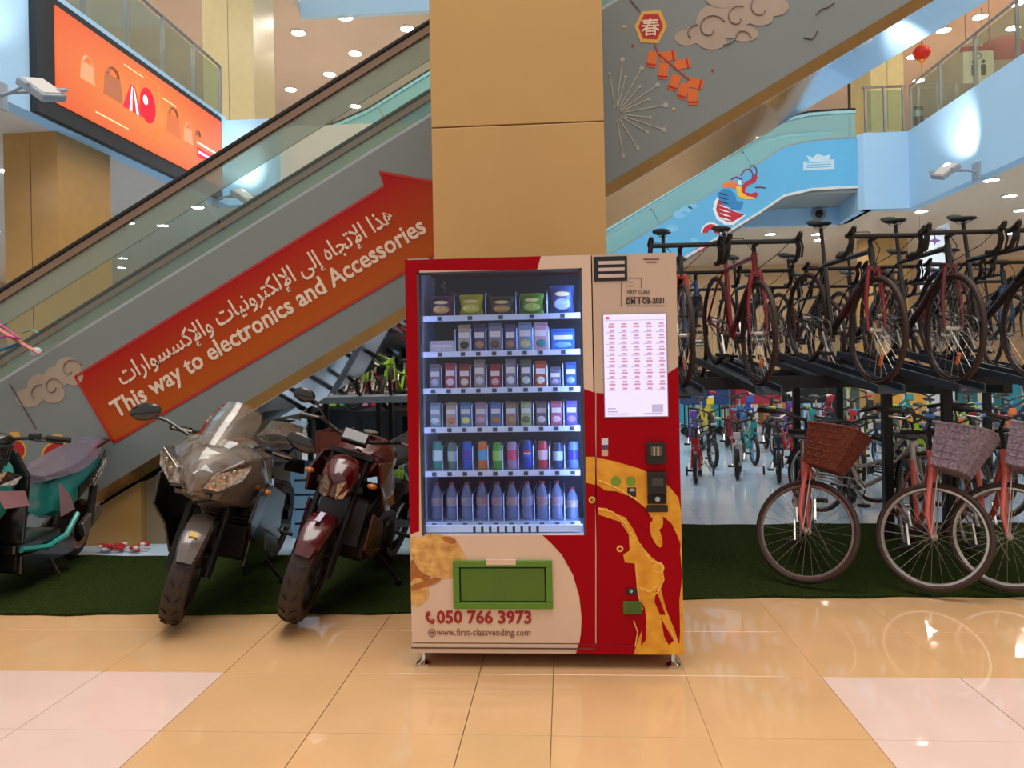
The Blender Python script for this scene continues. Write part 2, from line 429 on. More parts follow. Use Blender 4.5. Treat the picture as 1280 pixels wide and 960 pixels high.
# --- decals on its near face
def on(px, py, Y, d=0.0): p = at(px, py, Y - d); return p
def loc_poly(pts, Y, root, d=0.004): return [Vector(on(x, y, Y, d)) - root.location for x, y in pts]
def decal(name, pts, Y, root, m, d=0.003, label=None, parent=None):
    o = MB().prism(loc_poly(pts, Y, root, d), (0, 0.0015, 0)).build(name, m, parent or root, smooth=0)
    if label: o['label'] = label
    return o
def disc_pts(cx, cy, r, n=20, ry=None): return [(cx + r*math.cos(2*PI*k/n), cy + (ry or r)*math.sin(2*PI*k/n)) for k in range(n)]
m_arrow = bpy.data.materials.new('arrow_vinyl'); MATS['arrow_vinyl'] = m_arrow; m_arrow.use_nodes = True
_nt = m_arrow.node_tree; _b = _nt.nodes['Principled BSDF']; _b.inputs['Roughness'].default_value = 0.45; _b.inputs['Specular IOR Level'].default_value = 0.2
_tc = _nt.nodes.new('ShaderNodeTexCoord'); _sx = _nt.nodes.new('ShaderNodeSeparateXYZ'); _ad = _nt.nodes.new('ShaderNodeMath'); _ad.operation = 'MULTIPLY_ADD'
_nt.links.new(_tc.outputs['Object'], _sx.inputs[0]); _ad.inputs[1].default_value = -SL; _nt.links.new(_sx.outputs['X'], _ad.inputs[0]); _nt.links.new(_sx.outputs['Z'], _ad.inputs[2])
_mr = _nt.nodes.new('ShaderNodeMapRange'); _nt.links.new(_ad.outputs[0], _mr.inputs[0])
_rp = _nt.nodes.new('ShaderNodeValToRGB'); _rp.color_ramp.elements[0].color = lin('b4530a') + (1,); _rp.color_ramp.elements[1].color = lin('a80f0a') + (1,)
_nt.links.new(_mr.outputs[0], _rp.inputs[0]); _nt.links.new(_rp.outputs[0], _b.inputs['Base Color'])
def zl(px, py): q = on(px, py, YN, 0.003) - esc.location; return q.z - SL*q.x
_mr.inputs[1].default_value = zl(142, 553); _mr.inputs[2].default_value = zl(94, 470)
arrow_pts = [(94, 471), (480, 233), (474, 215), (543, 228), (560, 232), (560, 308), (505, 341), (142, 553)]
arrow = decal('arrow_decal', arrow_pts, YN, esc, m_arrow, 0.004, 'red to orange arrow sign with white lettering')
m_arrow_edge = mat('arrow_border', 'b31608', 0.4)
def strip(px0, px1, w, Y, root, m, d, parent, name='border'):
    a, b = Vector(on(*px0, Y, d)) - root.location, Vector(on(*px1, Y, d)) - root.location
    return MB().beam(a, b, 0.0015, w, up=(b-a).cross(Vector((0, 1, 0)))).build(name, m, parent, smooth=0)
for a, b in (((94, 471), (142, 553)), ((142, 553), (545, 317)), ((94, 471), (480, 233)), ((474, 215), (545, 228))): strip(a, b, 0.022, YN, esc, m_arrow_edge, 0.006, arrow)
m_cream = mat('cream_print', 'e9cfb6', 0.5)
def slope_text(body, pa, pb, hpx, bold):
    a, b = on(*pa, YN, 0.007), on(*pb, YN, 0.007); xd = (b-a); sz = hpx * YN / F
    return put_text('lettering', body, a, xd, Vector((0, -1, 0)).cross(xd), sz, m_cream, arrow, bold=bold, fitw=xd.length, ext=0.001)
slope_text('This way to electronics and Accessories', (146, 523), (534, 289), 33, 0.022)
slope_text(arabic('\u0647\u0630\u0627 \u0627\u0644\u0625\u062a\u062c\u0627\u0647 \u0625\u0644\u0649 \u0627\u0644\u0625\u0644\u0643\u062a\u0631\u0648\u0646\u064a\u0627\u062a \u0648\u0627\u0644\u0625\u0643\u0633\u0633\u0648\u0627\u0631\u0627\u062a'),
           (153, 482), (494, 275), 32, 0.012)
# clouds, lantern drops, fireworks and crackers printed on the panel
m_cloud = mat('cloud_print', 'a89482', 0.5); m_cloud2 = mat('cloud_line', '86746c', 0.5)
def cloud(blobs, swirls, Y, root, mc, ml, label):
    mb = MB()
    for i, (x, y, r, ry) in enumerate(blobs): mb.prism(loc_poly(disc_pts(x, y, r, 20, ry), Y, root, 0.003+0.0003*i), (0, 0.001, 0))
    o = mb.build('cloud_decal', mc, root, smooth=0); o['label'] = label
    for (x, y, r0, r1, t0, t1) in swirls:
        pts = [Vector(on(x + (r0+(r1-r0)*k/18)*math.cos(t0+(t1-t0)*k/18), y + (r0+(r1-r0)*k/18)*math.sin(t0+(t1-t0)*k/18), Y, 0.0075)) - root.location for k in range(19)]
        MB().tube(pts, 0.006, 5).build('swirl', ml, o, smooth=0)
    return o
cloud([(36, 497, 17, 12), (52, 482, 18, 15), (66, 492, 15, 12), (70, 472, 16, 14), (85, 462, 17, 16), (92, 470, 12, 12)],
      [(66, 484, 3, 13, 0, 6.0), (88, 462, 3, 15, 1.0, 5.8), (48, 494, 6, 14, 2.5, 5.0)], YN, esc, m_cloud, m_cloud2, 'small beige scroll cloud print')
cloud([(858, 47, 15, 10), (876, 42, 20, 13), (892, 28, 22, 22), (890, 52, 18, 10), (912, 30, 22, 18), (930, 42, 18, 10), (925, 14, 24, 18), (948, 12, 22, 18), (968, 8, 18, 12), (950, 24, 16, 8), (905, -4, 24, 14)],
      [(888, 36, 4, 20, 0.5, 5.8), (922, 22, 4, 16, 0.2, 5.2), (952, 10, 5, 18, 0.5, 5.0), (868, 44, 5, 14, 2.6, 5.0), (925, 48, 5, 14, 3.6, 6.2), (905, 30, 20, 26, 0.4, 1.6)], YN, esc, m_cloud, m_cloud2, 'large beige scroll cloud print')
m_cn_red = mat('lantern_red_print', 'b3130f', 0.5); m_cn_or = mat('cracker_orange_print', 'd8671a', 0.5); m_cn_gold = mat('gold_print', 'd9a648', 0.5); m_dkline = mat('print_line', '5a4a46', 0.6)
hexo = decal('lantern_decal', [(813-20, 33), (813-10, 14), (813+13, 13), (813+21, 33), (813+10, 54), (813-12, 53)], YN, esc, m_cn_gold, 0.003, 'red hexagon lantern print with a gold character')
decal('lantern_face', [(813-15, 33), (813-8, 18), (813+10, 17), (813+16, 33), (813+8, 49), (813-9, 48)], YN, esc, m_cn_red, 0.005, None, hexo)
a = on(801.5, 43, YN, 0.007); put_text('character', '\u6625', a, (1, 0, 0.0), (0, 0, 1), 23*YN/F, m_cream, hexo, ext=0.001, bold=0.012)
for (x, y, ang) in ((815, 74, 100), (835, 70, -8), (829, 89, 95), (853, 80, -12), (843, 103, 112), (869, 104, 12), (854, 114, 108), (866, 121, 88)):
    ca, sa = math.cos(rad(ang)), math.sin(rad(ang)); lw, ww = 10, 6
    o = decal('cracker_decal', [(x + ca*i*lw - sa*j*ww, y + sa*i*lw + ca*j*ww) for i, j in ((-1,-1),(1,-1),(1,1),(-1,1))], YN, esc, m_cn_or, 0.003 + 0.0002*(x % 7))
    decal('band', [(x + ca*i*lw - sa*j*ww, y + sa*i*lw + ca*j*ww) for i, j in ((0.55,-1),(0.75,-1),(0.75,1),(0.55,1))], YN, esc, m_cn_red, 0.006, None, o)
strip((818, 54), (822, 66), 0.008, YN, esc, m_cn_red, 0.006, esc, 'string'); strip((822, 66), (862, 100), 0.008, YN, esc, m_cn_red, 0.0065, esc, 'string')
strip((788, 0), (800, 14), 0.01, YN, esc, m_dkline, 0.006, esc, 'string')
m_fw = mat('firework_print', 'a9a79a', 0.6)
fw = MB()
for (x, y, r) in ((778, 74, 3), (802, 85, 3), (782, 96, 2), (762, 92, 2), (822, 106, 3), (800, 108, 2), (811, 124, 2), (832, 131, 3.4), (813, 147, 2), (830, 162, 3), (809, 165, 2.4), (797, 185, 2.4), (779, 195, 2.4)):
    fw.prism(loc_poly(disc_pts(x, y, r, 10), YN, esc, 0.003), (0, 0.001, 0))
    a, b = Vector(on(770 + (x-770)*0.15, 142 + (y-142)*0.15, YN, 0.0035)) - esc.location, Vector(on(x, y, YN, 0.0035)) - esc.location
    fw.beam(a, b, 0.001, 0.009, up=(b-a).cross(Vector((0, 1, 0))))
fw.build('firework_decal', m_fw, esc, smooth=0)
for (x, y) in ((791, 57), (891, 88), (780, 33), (842, 136)):
    decal('dot_decal', disc_pts(x, y, 2, 8), YN, esc, m_cn_red if y > 50 and y < 100 else m_cn_gold, 0.003)
for pts in (((1020, 18), (1027, 11), (1033, 10), (1043, 3)), ((1005, 47), (1014, 49), (1018, 46), (1022, 38))):
    MB().tube([Vector(on(x, y, YN, 0.004)) - esc.location for x, y in pts], 0.006, 5).build('bird_decal', m_dkline, esc)
for (x, y, r) in ((72, 572, 21), (18, 563, 15)):
    o = decal('lantern_decal', disc_pts(x, y, r, 24), YN, esc, m_cn_gold, 0.003, 'round red lantern print with gold rim')
    decal('lantern_face', disc_pts(x, y, r-2.5, 24), YN, esc, m_cn_red, 0.005, None, o)
    decal('tassel', [(x-6, y-r-8), (x+6, y-r-8), (x+9, y-r+3), (x-9, y-r+3)], YN, esc, m_cn_gold, 0.004, None, o)
strip((12, 480), (45, 536), 0.01, YN, esc, m_dkline, 0.006, esc, 'string')
# ------------------------------------------------------------------ galleries around the void
m_fascia = mat('pale_blue_fascia', 'a8d2f2', 0.6, var=0.02, scale=0.6)  # white fascia; the bluish light on it is put into the colour
m_ceil = mat('warm_ceiling', 'e6cdb2', 0.7, var=0.03, scale=0.5)
m_ceil2 = mat('upper_ceiling', 'c9bdb2', 0.7, var=0.03, scale=0.5)
m_wall = mat('shop_wall', 'd8b68c', 0.7, var=0.08, scale=0.5)
m_wall2 = mat('upper_wall', 'd0b898', 0.7, var=0.08, scale=0.5)
m_ltgrey = mat('grey_soffit', '8f9392', 0.6)
m_bglass = glass('gallery_glass', 'e3efe8', 1.0, film=0.10, filmcol='aab8b0')
m_lamp = mat('downlight_lens', 'fff4e6', 0.5, emit=230.0, var=0)
m_lamp_c = mat('downlight_lens_cool', 'f4f6ff', 0.5, emit=260.0, var=0)
m_white = mat('white_paint', 'd8dadb', 0.5)
pR = flo(1137, 260, ZB); XR, YR = pR.x, pR.y; ZT = at(1137, 164, YR).z
xR2 = at(1080, 210, YR).x; q = flo(1048, 280, ZB); XQ, YQ = q.x, q.y
pLn = flo(0, 122, ZB); XLf = pLn.x; YLf = atx(285, 258, XLf).y; xL2 = at(345, 225, YLf).x
def struct(name, mb, m): return tag(mb.build(name, m, smooth=0), kind='structure')
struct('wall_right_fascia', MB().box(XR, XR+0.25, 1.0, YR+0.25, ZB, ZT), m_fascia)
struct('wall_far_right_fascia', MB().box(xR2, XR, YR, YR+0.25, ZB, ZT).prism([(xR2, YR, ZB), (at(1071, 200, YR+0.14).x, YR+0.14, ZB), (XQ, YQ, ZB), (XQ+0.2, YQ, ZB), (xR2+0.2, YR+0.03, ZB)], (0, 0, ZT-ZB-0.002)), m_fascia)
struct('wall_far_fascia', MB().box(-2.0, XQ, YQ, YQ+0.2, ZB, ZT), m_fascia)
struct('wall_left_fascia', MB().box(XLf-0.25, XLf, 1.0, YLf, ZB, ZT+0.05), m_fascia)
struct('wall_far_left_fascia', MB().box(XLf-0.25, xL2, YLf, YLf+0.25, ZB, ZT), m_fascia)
ZF = ZT-0.10
struct('ceiling_right', MB().box(XR+0.25, 22, 1.0, YR+0.25, ZB, ZF).prism([(xR2+0.1, YR+0.25, ZB), (22, YR+0.25, ZB), (22, 32, ZB), (-2.0, 32, ZB), (-2.0, YQ+0.2, ZB), (XQ+0.1, YQ+0.2, ZB)], (0, 0, ZF-ZB)), m_ceil)
struct('ceiling_left', MB().box(-22, XLf-0.25, 1.0, 32, ZB, ZF).box(XLf-0.25, -2.0, YLf+0.25, 32, ZB, ZF), mat('left_ceiling', 'd8cabc', 0.7, var=0.03))
YB = flo(1000, 330, ZB).y
struct('wall_back', MB().box(-22, 22, YB, YB+0.3, 0, ZB), m_wall)
ZC = 11.4
struct('ceiling_upper', MB().box(-24, 24, 21.5, 44, ZC, ZC+0.3).box(-24, XLf-0.5, 1, 21.5, ZC, ZC+0.3).box(XR+0.5, 24, 1, 21.5, ZC, ZC+0.3), m_ceil2)
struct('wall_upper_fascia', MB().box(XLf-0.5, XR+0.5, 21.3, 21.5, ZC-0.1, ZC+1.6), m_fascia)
struct('wall_upper_back', MB().box(-24, 24, 40, 40.3, ZT, ZC), m_wall2)
struct('wall_upper_right', MB().box(19.5, 19.8, 1, 40, ZT, ZC), m_wall2)
struct('wall_upper_left', MB().box(-20.3, -20, 1, 40, 0, ZC), m_wall2)
struct('wall_lower_right', MB().box(19.5, 19.8, 1, 32, 0, ZB), m_wall)
# downlights
def downlights(name, pts, z, m, r, label, group, spotw=0):
    me = me2 = None
    NTH = ['first', 'second', 'third', 'fourth', 'fifth', 'sixth', 'seventh', 'eighth', 'ninth', 'tenth', 'eleventh']
    for i, (x, y) in enumerate(sorted(pts)):
        p = flo(x, y, z); o = empty(name, (p.x, p.y, z), 0, f'{label}, {NTH[i]} from the left', 'ceiling light', group)
        if me is None:
            a = MB().torus((0, 0, -0.008), (0, 0, 1), r*1.1, r*0.18, 20, 6).build('trim_ring', m_white, o); b = MB().lathe([(r, -0.012), (r, -0.004)], seg=20).build('lens', m, o); me, me2 = a.data, b.data
        else:
            for nm, dd in (('trim_ring', me), ('lens', me2)):
                c = bpy.data.objects.new(nm, dd); COL.objects.link(c); c.parent = o
downlights('downlight', [(963, 292), (1024, 299), (985, 318), (1037, 332), (1152, 263), (1239, 224), (1262, 244), (1265, 291), (1021, 292), (905, 322), (1275, 262)], ZB, m_lamp, 0.13, 'round downlight in the warm ceiling above the bicycles', 'downlights over the bicycle shop')
downlights('downlight', [(247, 258), (161, 278), (154, 322), (152, 334), (171, 355)], ZB, m_lamp, 0.12, 'round downlight seen through the escalator glass', 'downlights under the left gallery')
downlights('downlight', [(373, 40), (432, 21), (509, 35), (444, 66), (412, 92), (448, 94), (444, 132)], ZC, m_lamp, 0.19, 'round downlight in the high ceiling, left of the column', 'downlights of the upper floor, left side')
downlights('downlight', [(1180, 37), (1148, 100), (1266, 34), (1271, 3), (1142, 70), (1225, 20)], ZC, m_lamp, 0.19, 'round downlight in the high ceiling at upper right', 'downlights of the upper floor, right side')
def hall_lights(pts, z, m, r, label, group):  # downlights at regular spacing, added to brighten the dark galleries
    for (x, y) in pts:
        o = empty('downlight', (x, y, z), 0, label, 'ceiling light', group)
        MB().torus((0, 0, -0.008), (0, 0, 1), r*1.1, r*0.18, 16, 6).build('trim_ring', m_white, o); MB().lathe([(r, -0.012), (r, -0.004)], seg=16).build('lens', m, o)
hall_lights([(x, y) for x in (-9.5, -14) for y in (7, 12, 17, 22, 27)], ZC, m_lamp, 0.19, 'round downlight in the high ceiling over the left gallery', 'downlights of the upper left gallery')
hall_lights([(x, y) for x in (10.5, 15) for y in (9, 14, 19, 25)], ZC, m_lamp, 0.19, 'round downlight in the high ceiling over the right gallery', 'downlights of the upper right gallery')
hall_lights([(x, y) for x in (-9.0, -13) for y in (7, 12, 17)], ZB, m_lamp, 0.12, 'round downlight in the low ceiling under the left gallery', 'downlights below the left gallery')
hall_lights([(x, y) for x in (9.8, 13.5) for y in (6, 10)], ZB, m_lamp, 0.13, 'round downlight in the low ceiling under the right gallery', 'downlights below the right gallery')
# gallery balustrades
def balustrade(name, p0, p1, z, h, label, n, hand=m_steel):
    p0, p1 = Vector(p0), Vector(p1); d = p1-p0; root = empty(name, (p0.x, p0.y, z), math.atan2(d.y, d.x), label, 'balustrade'); L = d.length
    for k in range(n):
        MB().box(L*k/n+0.04, L*(k+1)/n-0.04, -0.006, 0.006, 0.06, h-0.08).build('glass_pane', m_bglass, root, smooth=0)
    for k in range(n+1):
        MB().box(L*k/n-0.02, L*k/n+0.02, -0.03, 0.03, 0, h).build('post', m_steel, root, smooth=0)
    MB().tube([(-0.05, 0, h), (L+0.05, 0, h)], 0.03, 8).build('handrail', hand, root)
    MB().box(0, L, -0.03, 0.03, 0.0, 0.04).build('base_rail', m_steel, root, smooth=0)
    return root
balustrade('glass_balustrade', (XLf-0.12, 4.0), (XLf-0.12, YLf), ZT+0.05, 1.05, 'glass balustrade with steel posts above the orange screen', 10)
balustrade('glass_balustrade', (XR+0.12, YR+0.1), (XR+0.12, 3.0), ZT, 1.05, 'glass balustrade with steel posts climbing along the right gallery', 11)
balustrade('glass_balustrade', (xR2+0.1, YR+0.12), (XR-0.05, YR+0.12), ZT, 1.05, 'short glass balustrade beside the head of the blue escalator', 2)
# upper-floor columns and things
m_col_up = mat('pale_column', 'c8be92', 0.3, var=0.04)
def up_column(px0, px1, Y, z0, z1, depth, label, m):
    a, b = at(px0, 100, Y).x, at(px1, 100, Y).x
    root = empty('column', ((a+b)/2, Y+depth/2, z0), 0, label, 'column'); w = (b-a)/2; d = depth/2
    MB().box(-w+0.02, w-0.02, -d+0.02, d-0.02, 0, z1-z0-0.001).build('core', m_rubber, root, smooth=0)
    n = 3
    for k in range(2):
        MB().box(-w + w*k + 0.006, -w + w*(k+1) - 0.006, -d, d, 0.0, z1-z0-(0.05 if z0 > 1 else 0.0)).build('cladding_panel', m, root, smooth=0)
    return root
up_column(254, 318, 17.5, ZT, ZC, 1.3, 'pale olive column standing above the orange screen', m_col_up)
up_column(1088, 1130, 19.2, ZT, ZC, 1.3, 'pale yellow column at the head of the blue escalator', mat('yellow_column', 'd3c48c', 0.35))
up_column(2, 70, 10.2, 0, ZB, 1.25, 'bronze column under the left gallery', mat('bronze_column', 'b48a4e', 0.28, var=0.05))
up_column(1086, 1131, 21.5, 0, ZB, 1.1, 'gold column deep in the bicycle shop', m_gold)
# ------------------------------------------------------------------ blue escalator on the right and its twin on the upper left
YE = YR + 0.12
k1 = at(996, 176, YE); e1 = at(1071, 173, YE)
pth = [(k1.x-11.5, k1.z-11.5*SL-0.15), (k1.x-0.9, k1.z-0.9*SL-0.02), (k1.x-0.3, k1.z-0.14), (k1.x+0.3, k1.z-0.02), (k1.x+0.9, k1.z), (e1.x, k1.z)]
esc2 = escalator('escalator', (k1.x, YE, 0), pth, 1.7, 1.12, 'sky blue sided escalator with a dragon print, behind the bicycles', m_blue, m_aqua, m_ltgrey, m_white, trim=0.06, rail=0.70, rail_base=mat('aqua_rail', '9fd3dc', 0.3, metal=0.3), joint=2.4)
struct('wall_landing_soffit', MB().box(k1.x-1.0, xR2+0.2, YE+0.05, YE+2.6, k1.z-1.2, k1.z-1.05), m_ltgrey)
k3 = at(408, 205, YLf+0.6); e3 = at(345, 203, YLf+0.6)
pth3 = [(e3.x, k3.z), (k3.x-0.6, k3.z), (k3.x-0.2, k3.z+0.06), (k3.x+0.3, k3.z+0.22), (k3.x+0.9, k3.z+0.9*SL-0.05), (k3.x+8, k3.z+8*SL-0.05)]
esc3 = escalator('escalator', (k3.x, YLf+0.6, 0), pth3, 1.7, 1.02, 'sky blue escalator rising from the upper left landing, far behind the glass', m_blue, m_aqua, m_ltgrey, m_white, trim=0.06, rail=0.70, rail_base=MATS['aqua_rail'], joint=2.4)
# dragon print
m_dr = mat('dragon_red', 'c0243c', 0.5); m_do = mat('dragon_orange', 'ee7a3c', 0.5); m_dy = mat('dragon_yellow', 'f2c23e', 0.5); m_db = mat('dragon_blue', '2a86c4', 0.5); m_dw = mat('dragon_white', 'e6eef2', 0.5); m_dk = mat('dragon_dark', '2c1a30', 0.5)
def arc_band(cx, cy, r0, r1, t0, t1, n=12, sy=1.0):
    return [(cx + r1*math.cos(t0+(t1-t0)*k/n), cy + sy*r1*math.sin(t0+(t1-t0)*k/n)) for k in range(n+1)] + [(cx + r0*math.cos(t1+(t0-t1)*k/n), cy + sy*r0*math.sin(t1+(t0-t1)*k/n)) for k in range(n+1)]
dr = decal('dragon_decal', [(897, 252), (895, 262), (899, 271), (908, 277), (916, 277), (925, 272), (931, 268), (920, 265), (912, 262), (905, 256), (900, 247)], YE, esc2, m_dr, 0.004, 'red and blue dragon print')
for nm, m, d, pts in (
    ('scales', m_dw, 0.003, [(893, 252), (891, 262), (896, 274), (906, 281), (917, 281), (932, 269), (925, 266), (905, 258), (899, 244)]),
    ('coil', m_dr, 0.005, arc_band(889, 291, 4, 11, -PI, 0.1)), ('coil_edge', m_dw, 0.004, arc_band(889, 291, 10.5, 13, -PI, 0.1)),
    ('tail', m_dr, 0.005, [(868, 312), (880, 306), (888, 303), (880, 312), (872, 316)]),
    ('mane', m_db, 0.006, [(897, 243), (903, 236), (912, 236), (919, 243), (921, 251), (930, 252), (926, 262), (914, 262), (904, 256), (899, 250)]),
    ('brow', m_do, 0.007, [(903, 231), (908, 227), (918, 226), (922, 230), (920, 236), (912, 234), (905, 235)]),
    ('jaw', m_dy, 0.008, [(920, 233), (926, 232), (927, 238), (931, 243), (943, 246), (942, 249), (930, 249), (922, 245)]),
    ('snout', m_dr, 0.009, [(927, 233), (932, 227), (940, 223), (944, 217), (947, 222), (944, 228), (936, 231), (932, 236), (931, 240), (939, 242), (945, 240), (948, 243), (945, 247), (934, 245), (927, 240)]),
    ('eye', m_dw, 0.010, disc_pts(925, 228, 3, 10)), ('pupil', m_dk, 0.011, disc_pts(927.5, 227.5, 1.3, 8))):
    decal(nm, pts, YE, esc2, m, d, None, dr)
for i in range(7):
    y = 240 + i*5.2
    decal('stripe', [(897+0.4*i, y), (905+0.5*i, y+2), (912+0.5*i, y+5), (904+0.4*i, y+3.8)], YE, esc2, m_dk if i < 3 else m_dw, 0.0075+0.0004*i, None, dr)
for pts in (((926, 219), (931, 212), (938, 211), (941, 218), (940, 226)), ((937, 209), (942, 206), (946, 212), (945, 220)), ((914, 224), (920, 221), (928, 224)), ((944, 234), (952, 234), (957, 235))):
    MB().tube([Vector(on(x, y, YE, 0.008)) - esc2.location for x, y in pts], 0.014, 5).build('whisker', mat('dragon_purple', '7a3a6a', 0.5), dr)
for (x, y, r) in ((850, 268, 9), (858, 262, 8), (866, 258, 6), (840, 285, 8), (868, 300, 5)):
    decal('mist_decal', disc_pts(x, y, r, 14, r*0.55), YE, esc2, mat('mist_print', '7cc4ee', 0.5), 0.003)
sg = decal('logo_decal', [(1004, 202), (1043, 199), (1043, 211), (1004, 213)], YE, esc2, mat('logo_white', 'c6e2f2', 0.5), 0.003, 'pale white emblem on the blue landing')
decal('logo_crown', [(1008, 194), (1016, 197), (1022, 192), (1030, 195), (1038, 193), (1036, 200), (1012, 202)], YE, esc2, MATS['logo_white'], 0.004, None, sg)
for y in (203, 206, 209): decal('logo_line', [(1008, y), (1039, y-1.5), (1039, y-0.4), (1008, y+1.1)], YE, esc2, m_blue, 0.006, None, sg)
# ------------------------------------------------------------------ LED screen on the left gallery
def pscr(px, py): return atx(px, py, XLf + 0.12)
y0, y1 = atx(70, 60, XLf+0.12).y, atx(277, 190, XLf+0.12).y
ztp = (atx(70, 8, XLf+0.12).z + atx(277, 152, XLf+0.12).z)/2; zbt = (atx(70, 125, XLf+0.12).z + atx(277, 236, XLf+0.12).z)/2
scr = empty('led_screen', (XLf, y0, zbt), 0, 'long orange advertising screen with handbags on the left gallery', 'screen')
LS, HS = y1-y0, ztp-zbt
MB().box(0.0, 0.10, -0.35, LS+0.06, -0.22, HS+0.10).build('housing', mat('screen_housing', '23272c', 0.5), scr, smooth=0)
m_led = bpy.data.materials.new('led_orange'); MATS['led_orange'] = m_led; m_led.use_nodes = True
_nt = m_led.node_tree; _b = _nt.nodes['Principled BSDF']; _b.inputs['Base Color'].default_value = (0.02, 0.02, 0.02, 1); _b.inputs['Roughness'].default_value = 0.5
_tc = _nt.nodes.new('ShaderNodeTexCoord'); _g = _nt.nodes.new('ShaderNodeTexGradient'); _g.gradient_type = 'SPHERICAL'; _mp = _nt.nodes.new('ShaderNodeMapping')
_mp.inputs['Location'].default_value = (0, -1.0*0.75, -0.75); _mp.inputs['Scale'].default_value = (0.1, 1.5/LS, 1.5/HS)
_nt.links.new(_tc.outputs['Object'], _mp.inputs[0]); _nt.links.new(_mp.outputs[0], _g.inputs[0])
_rp = _nt.nodes.new('ShaderNodeValToRGB'); _rp.color_ramp.elements[0].color = lin('f8622e') + (1,); _rp.color_ramp.elements[1].color = lin('ff9a48') + (1,)
_nt.links.new(_g.outputs[0], _rp.inputs[0]); _nt.links.new(_rp.outputs[0], _b.inputs['Emission Color']); _b.inputs['Emission Strength'].default_value = 0.95
face = MB().box(0.10, 0.12, 0, LS, 0, HS).build('display', m_led, scr, smooth=0)
def emat(name, c, s=0.9): return mat(name, c, 0.5, emit=s, var=0)
def scr_poly(name, pts, m, d=0.004):
    P3 = [Vector((0.12 + d, (u*LS), v*HS)) for u, v in pts]
    return MB().prism(P3, (0.002, 0, 0)).build(name, m, face, smooth=0)
def bag(u, v, w, h, m, mh):
    scr_poly('bag_picture', [(u-w*0.8, v+h), (u+w*0.8, v+h), (u+w, v-h), (u-w, v-h)], m)
    MB().tube([(0.128, (u+w*0.55*math.cos(t))*LS, (v+h+h*0.7*math.sin(t))*HS) for t in [PI*k/10 for k in range(11)]], 0.02, 5).build('bag_handle', mh, face)
bb, bl = emat('picture_brown', '9a5a3c'), emat('picture_brown_dark', '7a4030')
bag(0.135, 0.50, 0.035, 0.10, emat('picture_pink', 'e08a62'), emat('picture_pink2', 'd97a58')); bag(0.26, 0.51, 0.05, 0.13, bb, bl); bag(0.62, 0.50, 0.05, 0.13, emat('picture_tan', 'bd6238'), bl); bag(0.725, 0.48, 0.035, 0.10, emat('picture_rose', 'ec8a66'), MATS['picture_pink2']); bag(0.80, 0.46, 0.025, 0.10, emat('picture_tan2', 'b8683e'), bl)
scr_poly('dress_picture', [(0.355, 0.68), (0.38, 0.68), (0.425, 0.36), (0.31, 0.36)], emat('picture_red', 'd4233a'))
for k in range(2): scr_poly('dress_stripe', [(0.36+0.01*k, 0.66), (0.365+0.01*k, 0.66), (0.36+0.04*k, 0.36), (0.345+0.04*k, 0.36)], emat('picture_white', 'ffe9dc'), 0.007)
scr_poly('backpack_picture', [(0.455+0.048*math.cos(t), 0.55+0.22*math.sin(t)) for t in [2*PI*k/18 for k in range(18)]], emat('picture_crimson', 'd80f2c'))
scr_poly('backpack_shine', [(0.44+0.015*math.cos(t), 0.60+0.06*math.sin(t)) for t in [2*PI*k/12 for k in range(12)]], MATS['picture_white'], 0.007)
scr_poly('price_banner', [(0.79, 0.27), (0.955, 0.27), (0.955, 0.40), (0.79, 0.40)], emat('picture_magenta', 'd8144a'))
scr_poly('text_line', [(0.79, 0.45), (0.95, 0.45), (0.95, 0.48), (0.79, 0.48)], MATS['picture_white']); scr_poly('text_line', [(0.80, 0.32), (0.94, 0.32), (0.94, 0.355), (0.80, 0.355)], MATS['picture_white'], 0.008)
scr_poly('text_line', [(0.32, 0.86), (0.43, 0.86), (0.43, 0.875), (0.32, 0.875)], emat('picture_peach', 'ffb98a')); scr_poly('text_line', [(0.17, 0.11), (0.34, 0.11), (0.34, 0.13), (0.17, 0.13)], MATS['picture_peach'])
scr_poly('text_line', [(0.55, 0.76), (0.64, 0.76), (0.64, 0.78), (0.55, 0.78)], MATS['picture_peach'])
for (u0, v0, u1, v1) in ((0.39, 0.18, 0.53, 0.19), (0.39, 0.90, 0.53, 0.91), (0.39, 0.18, 0.395, 0.91), (0.525, 0.18, 0.53, 0.91)): scr_poly('picture_frame', [(u0, v0), (u1, v0), (u1, v1), (u0, v1)], emat('picture_line', 'ff7a3c'))
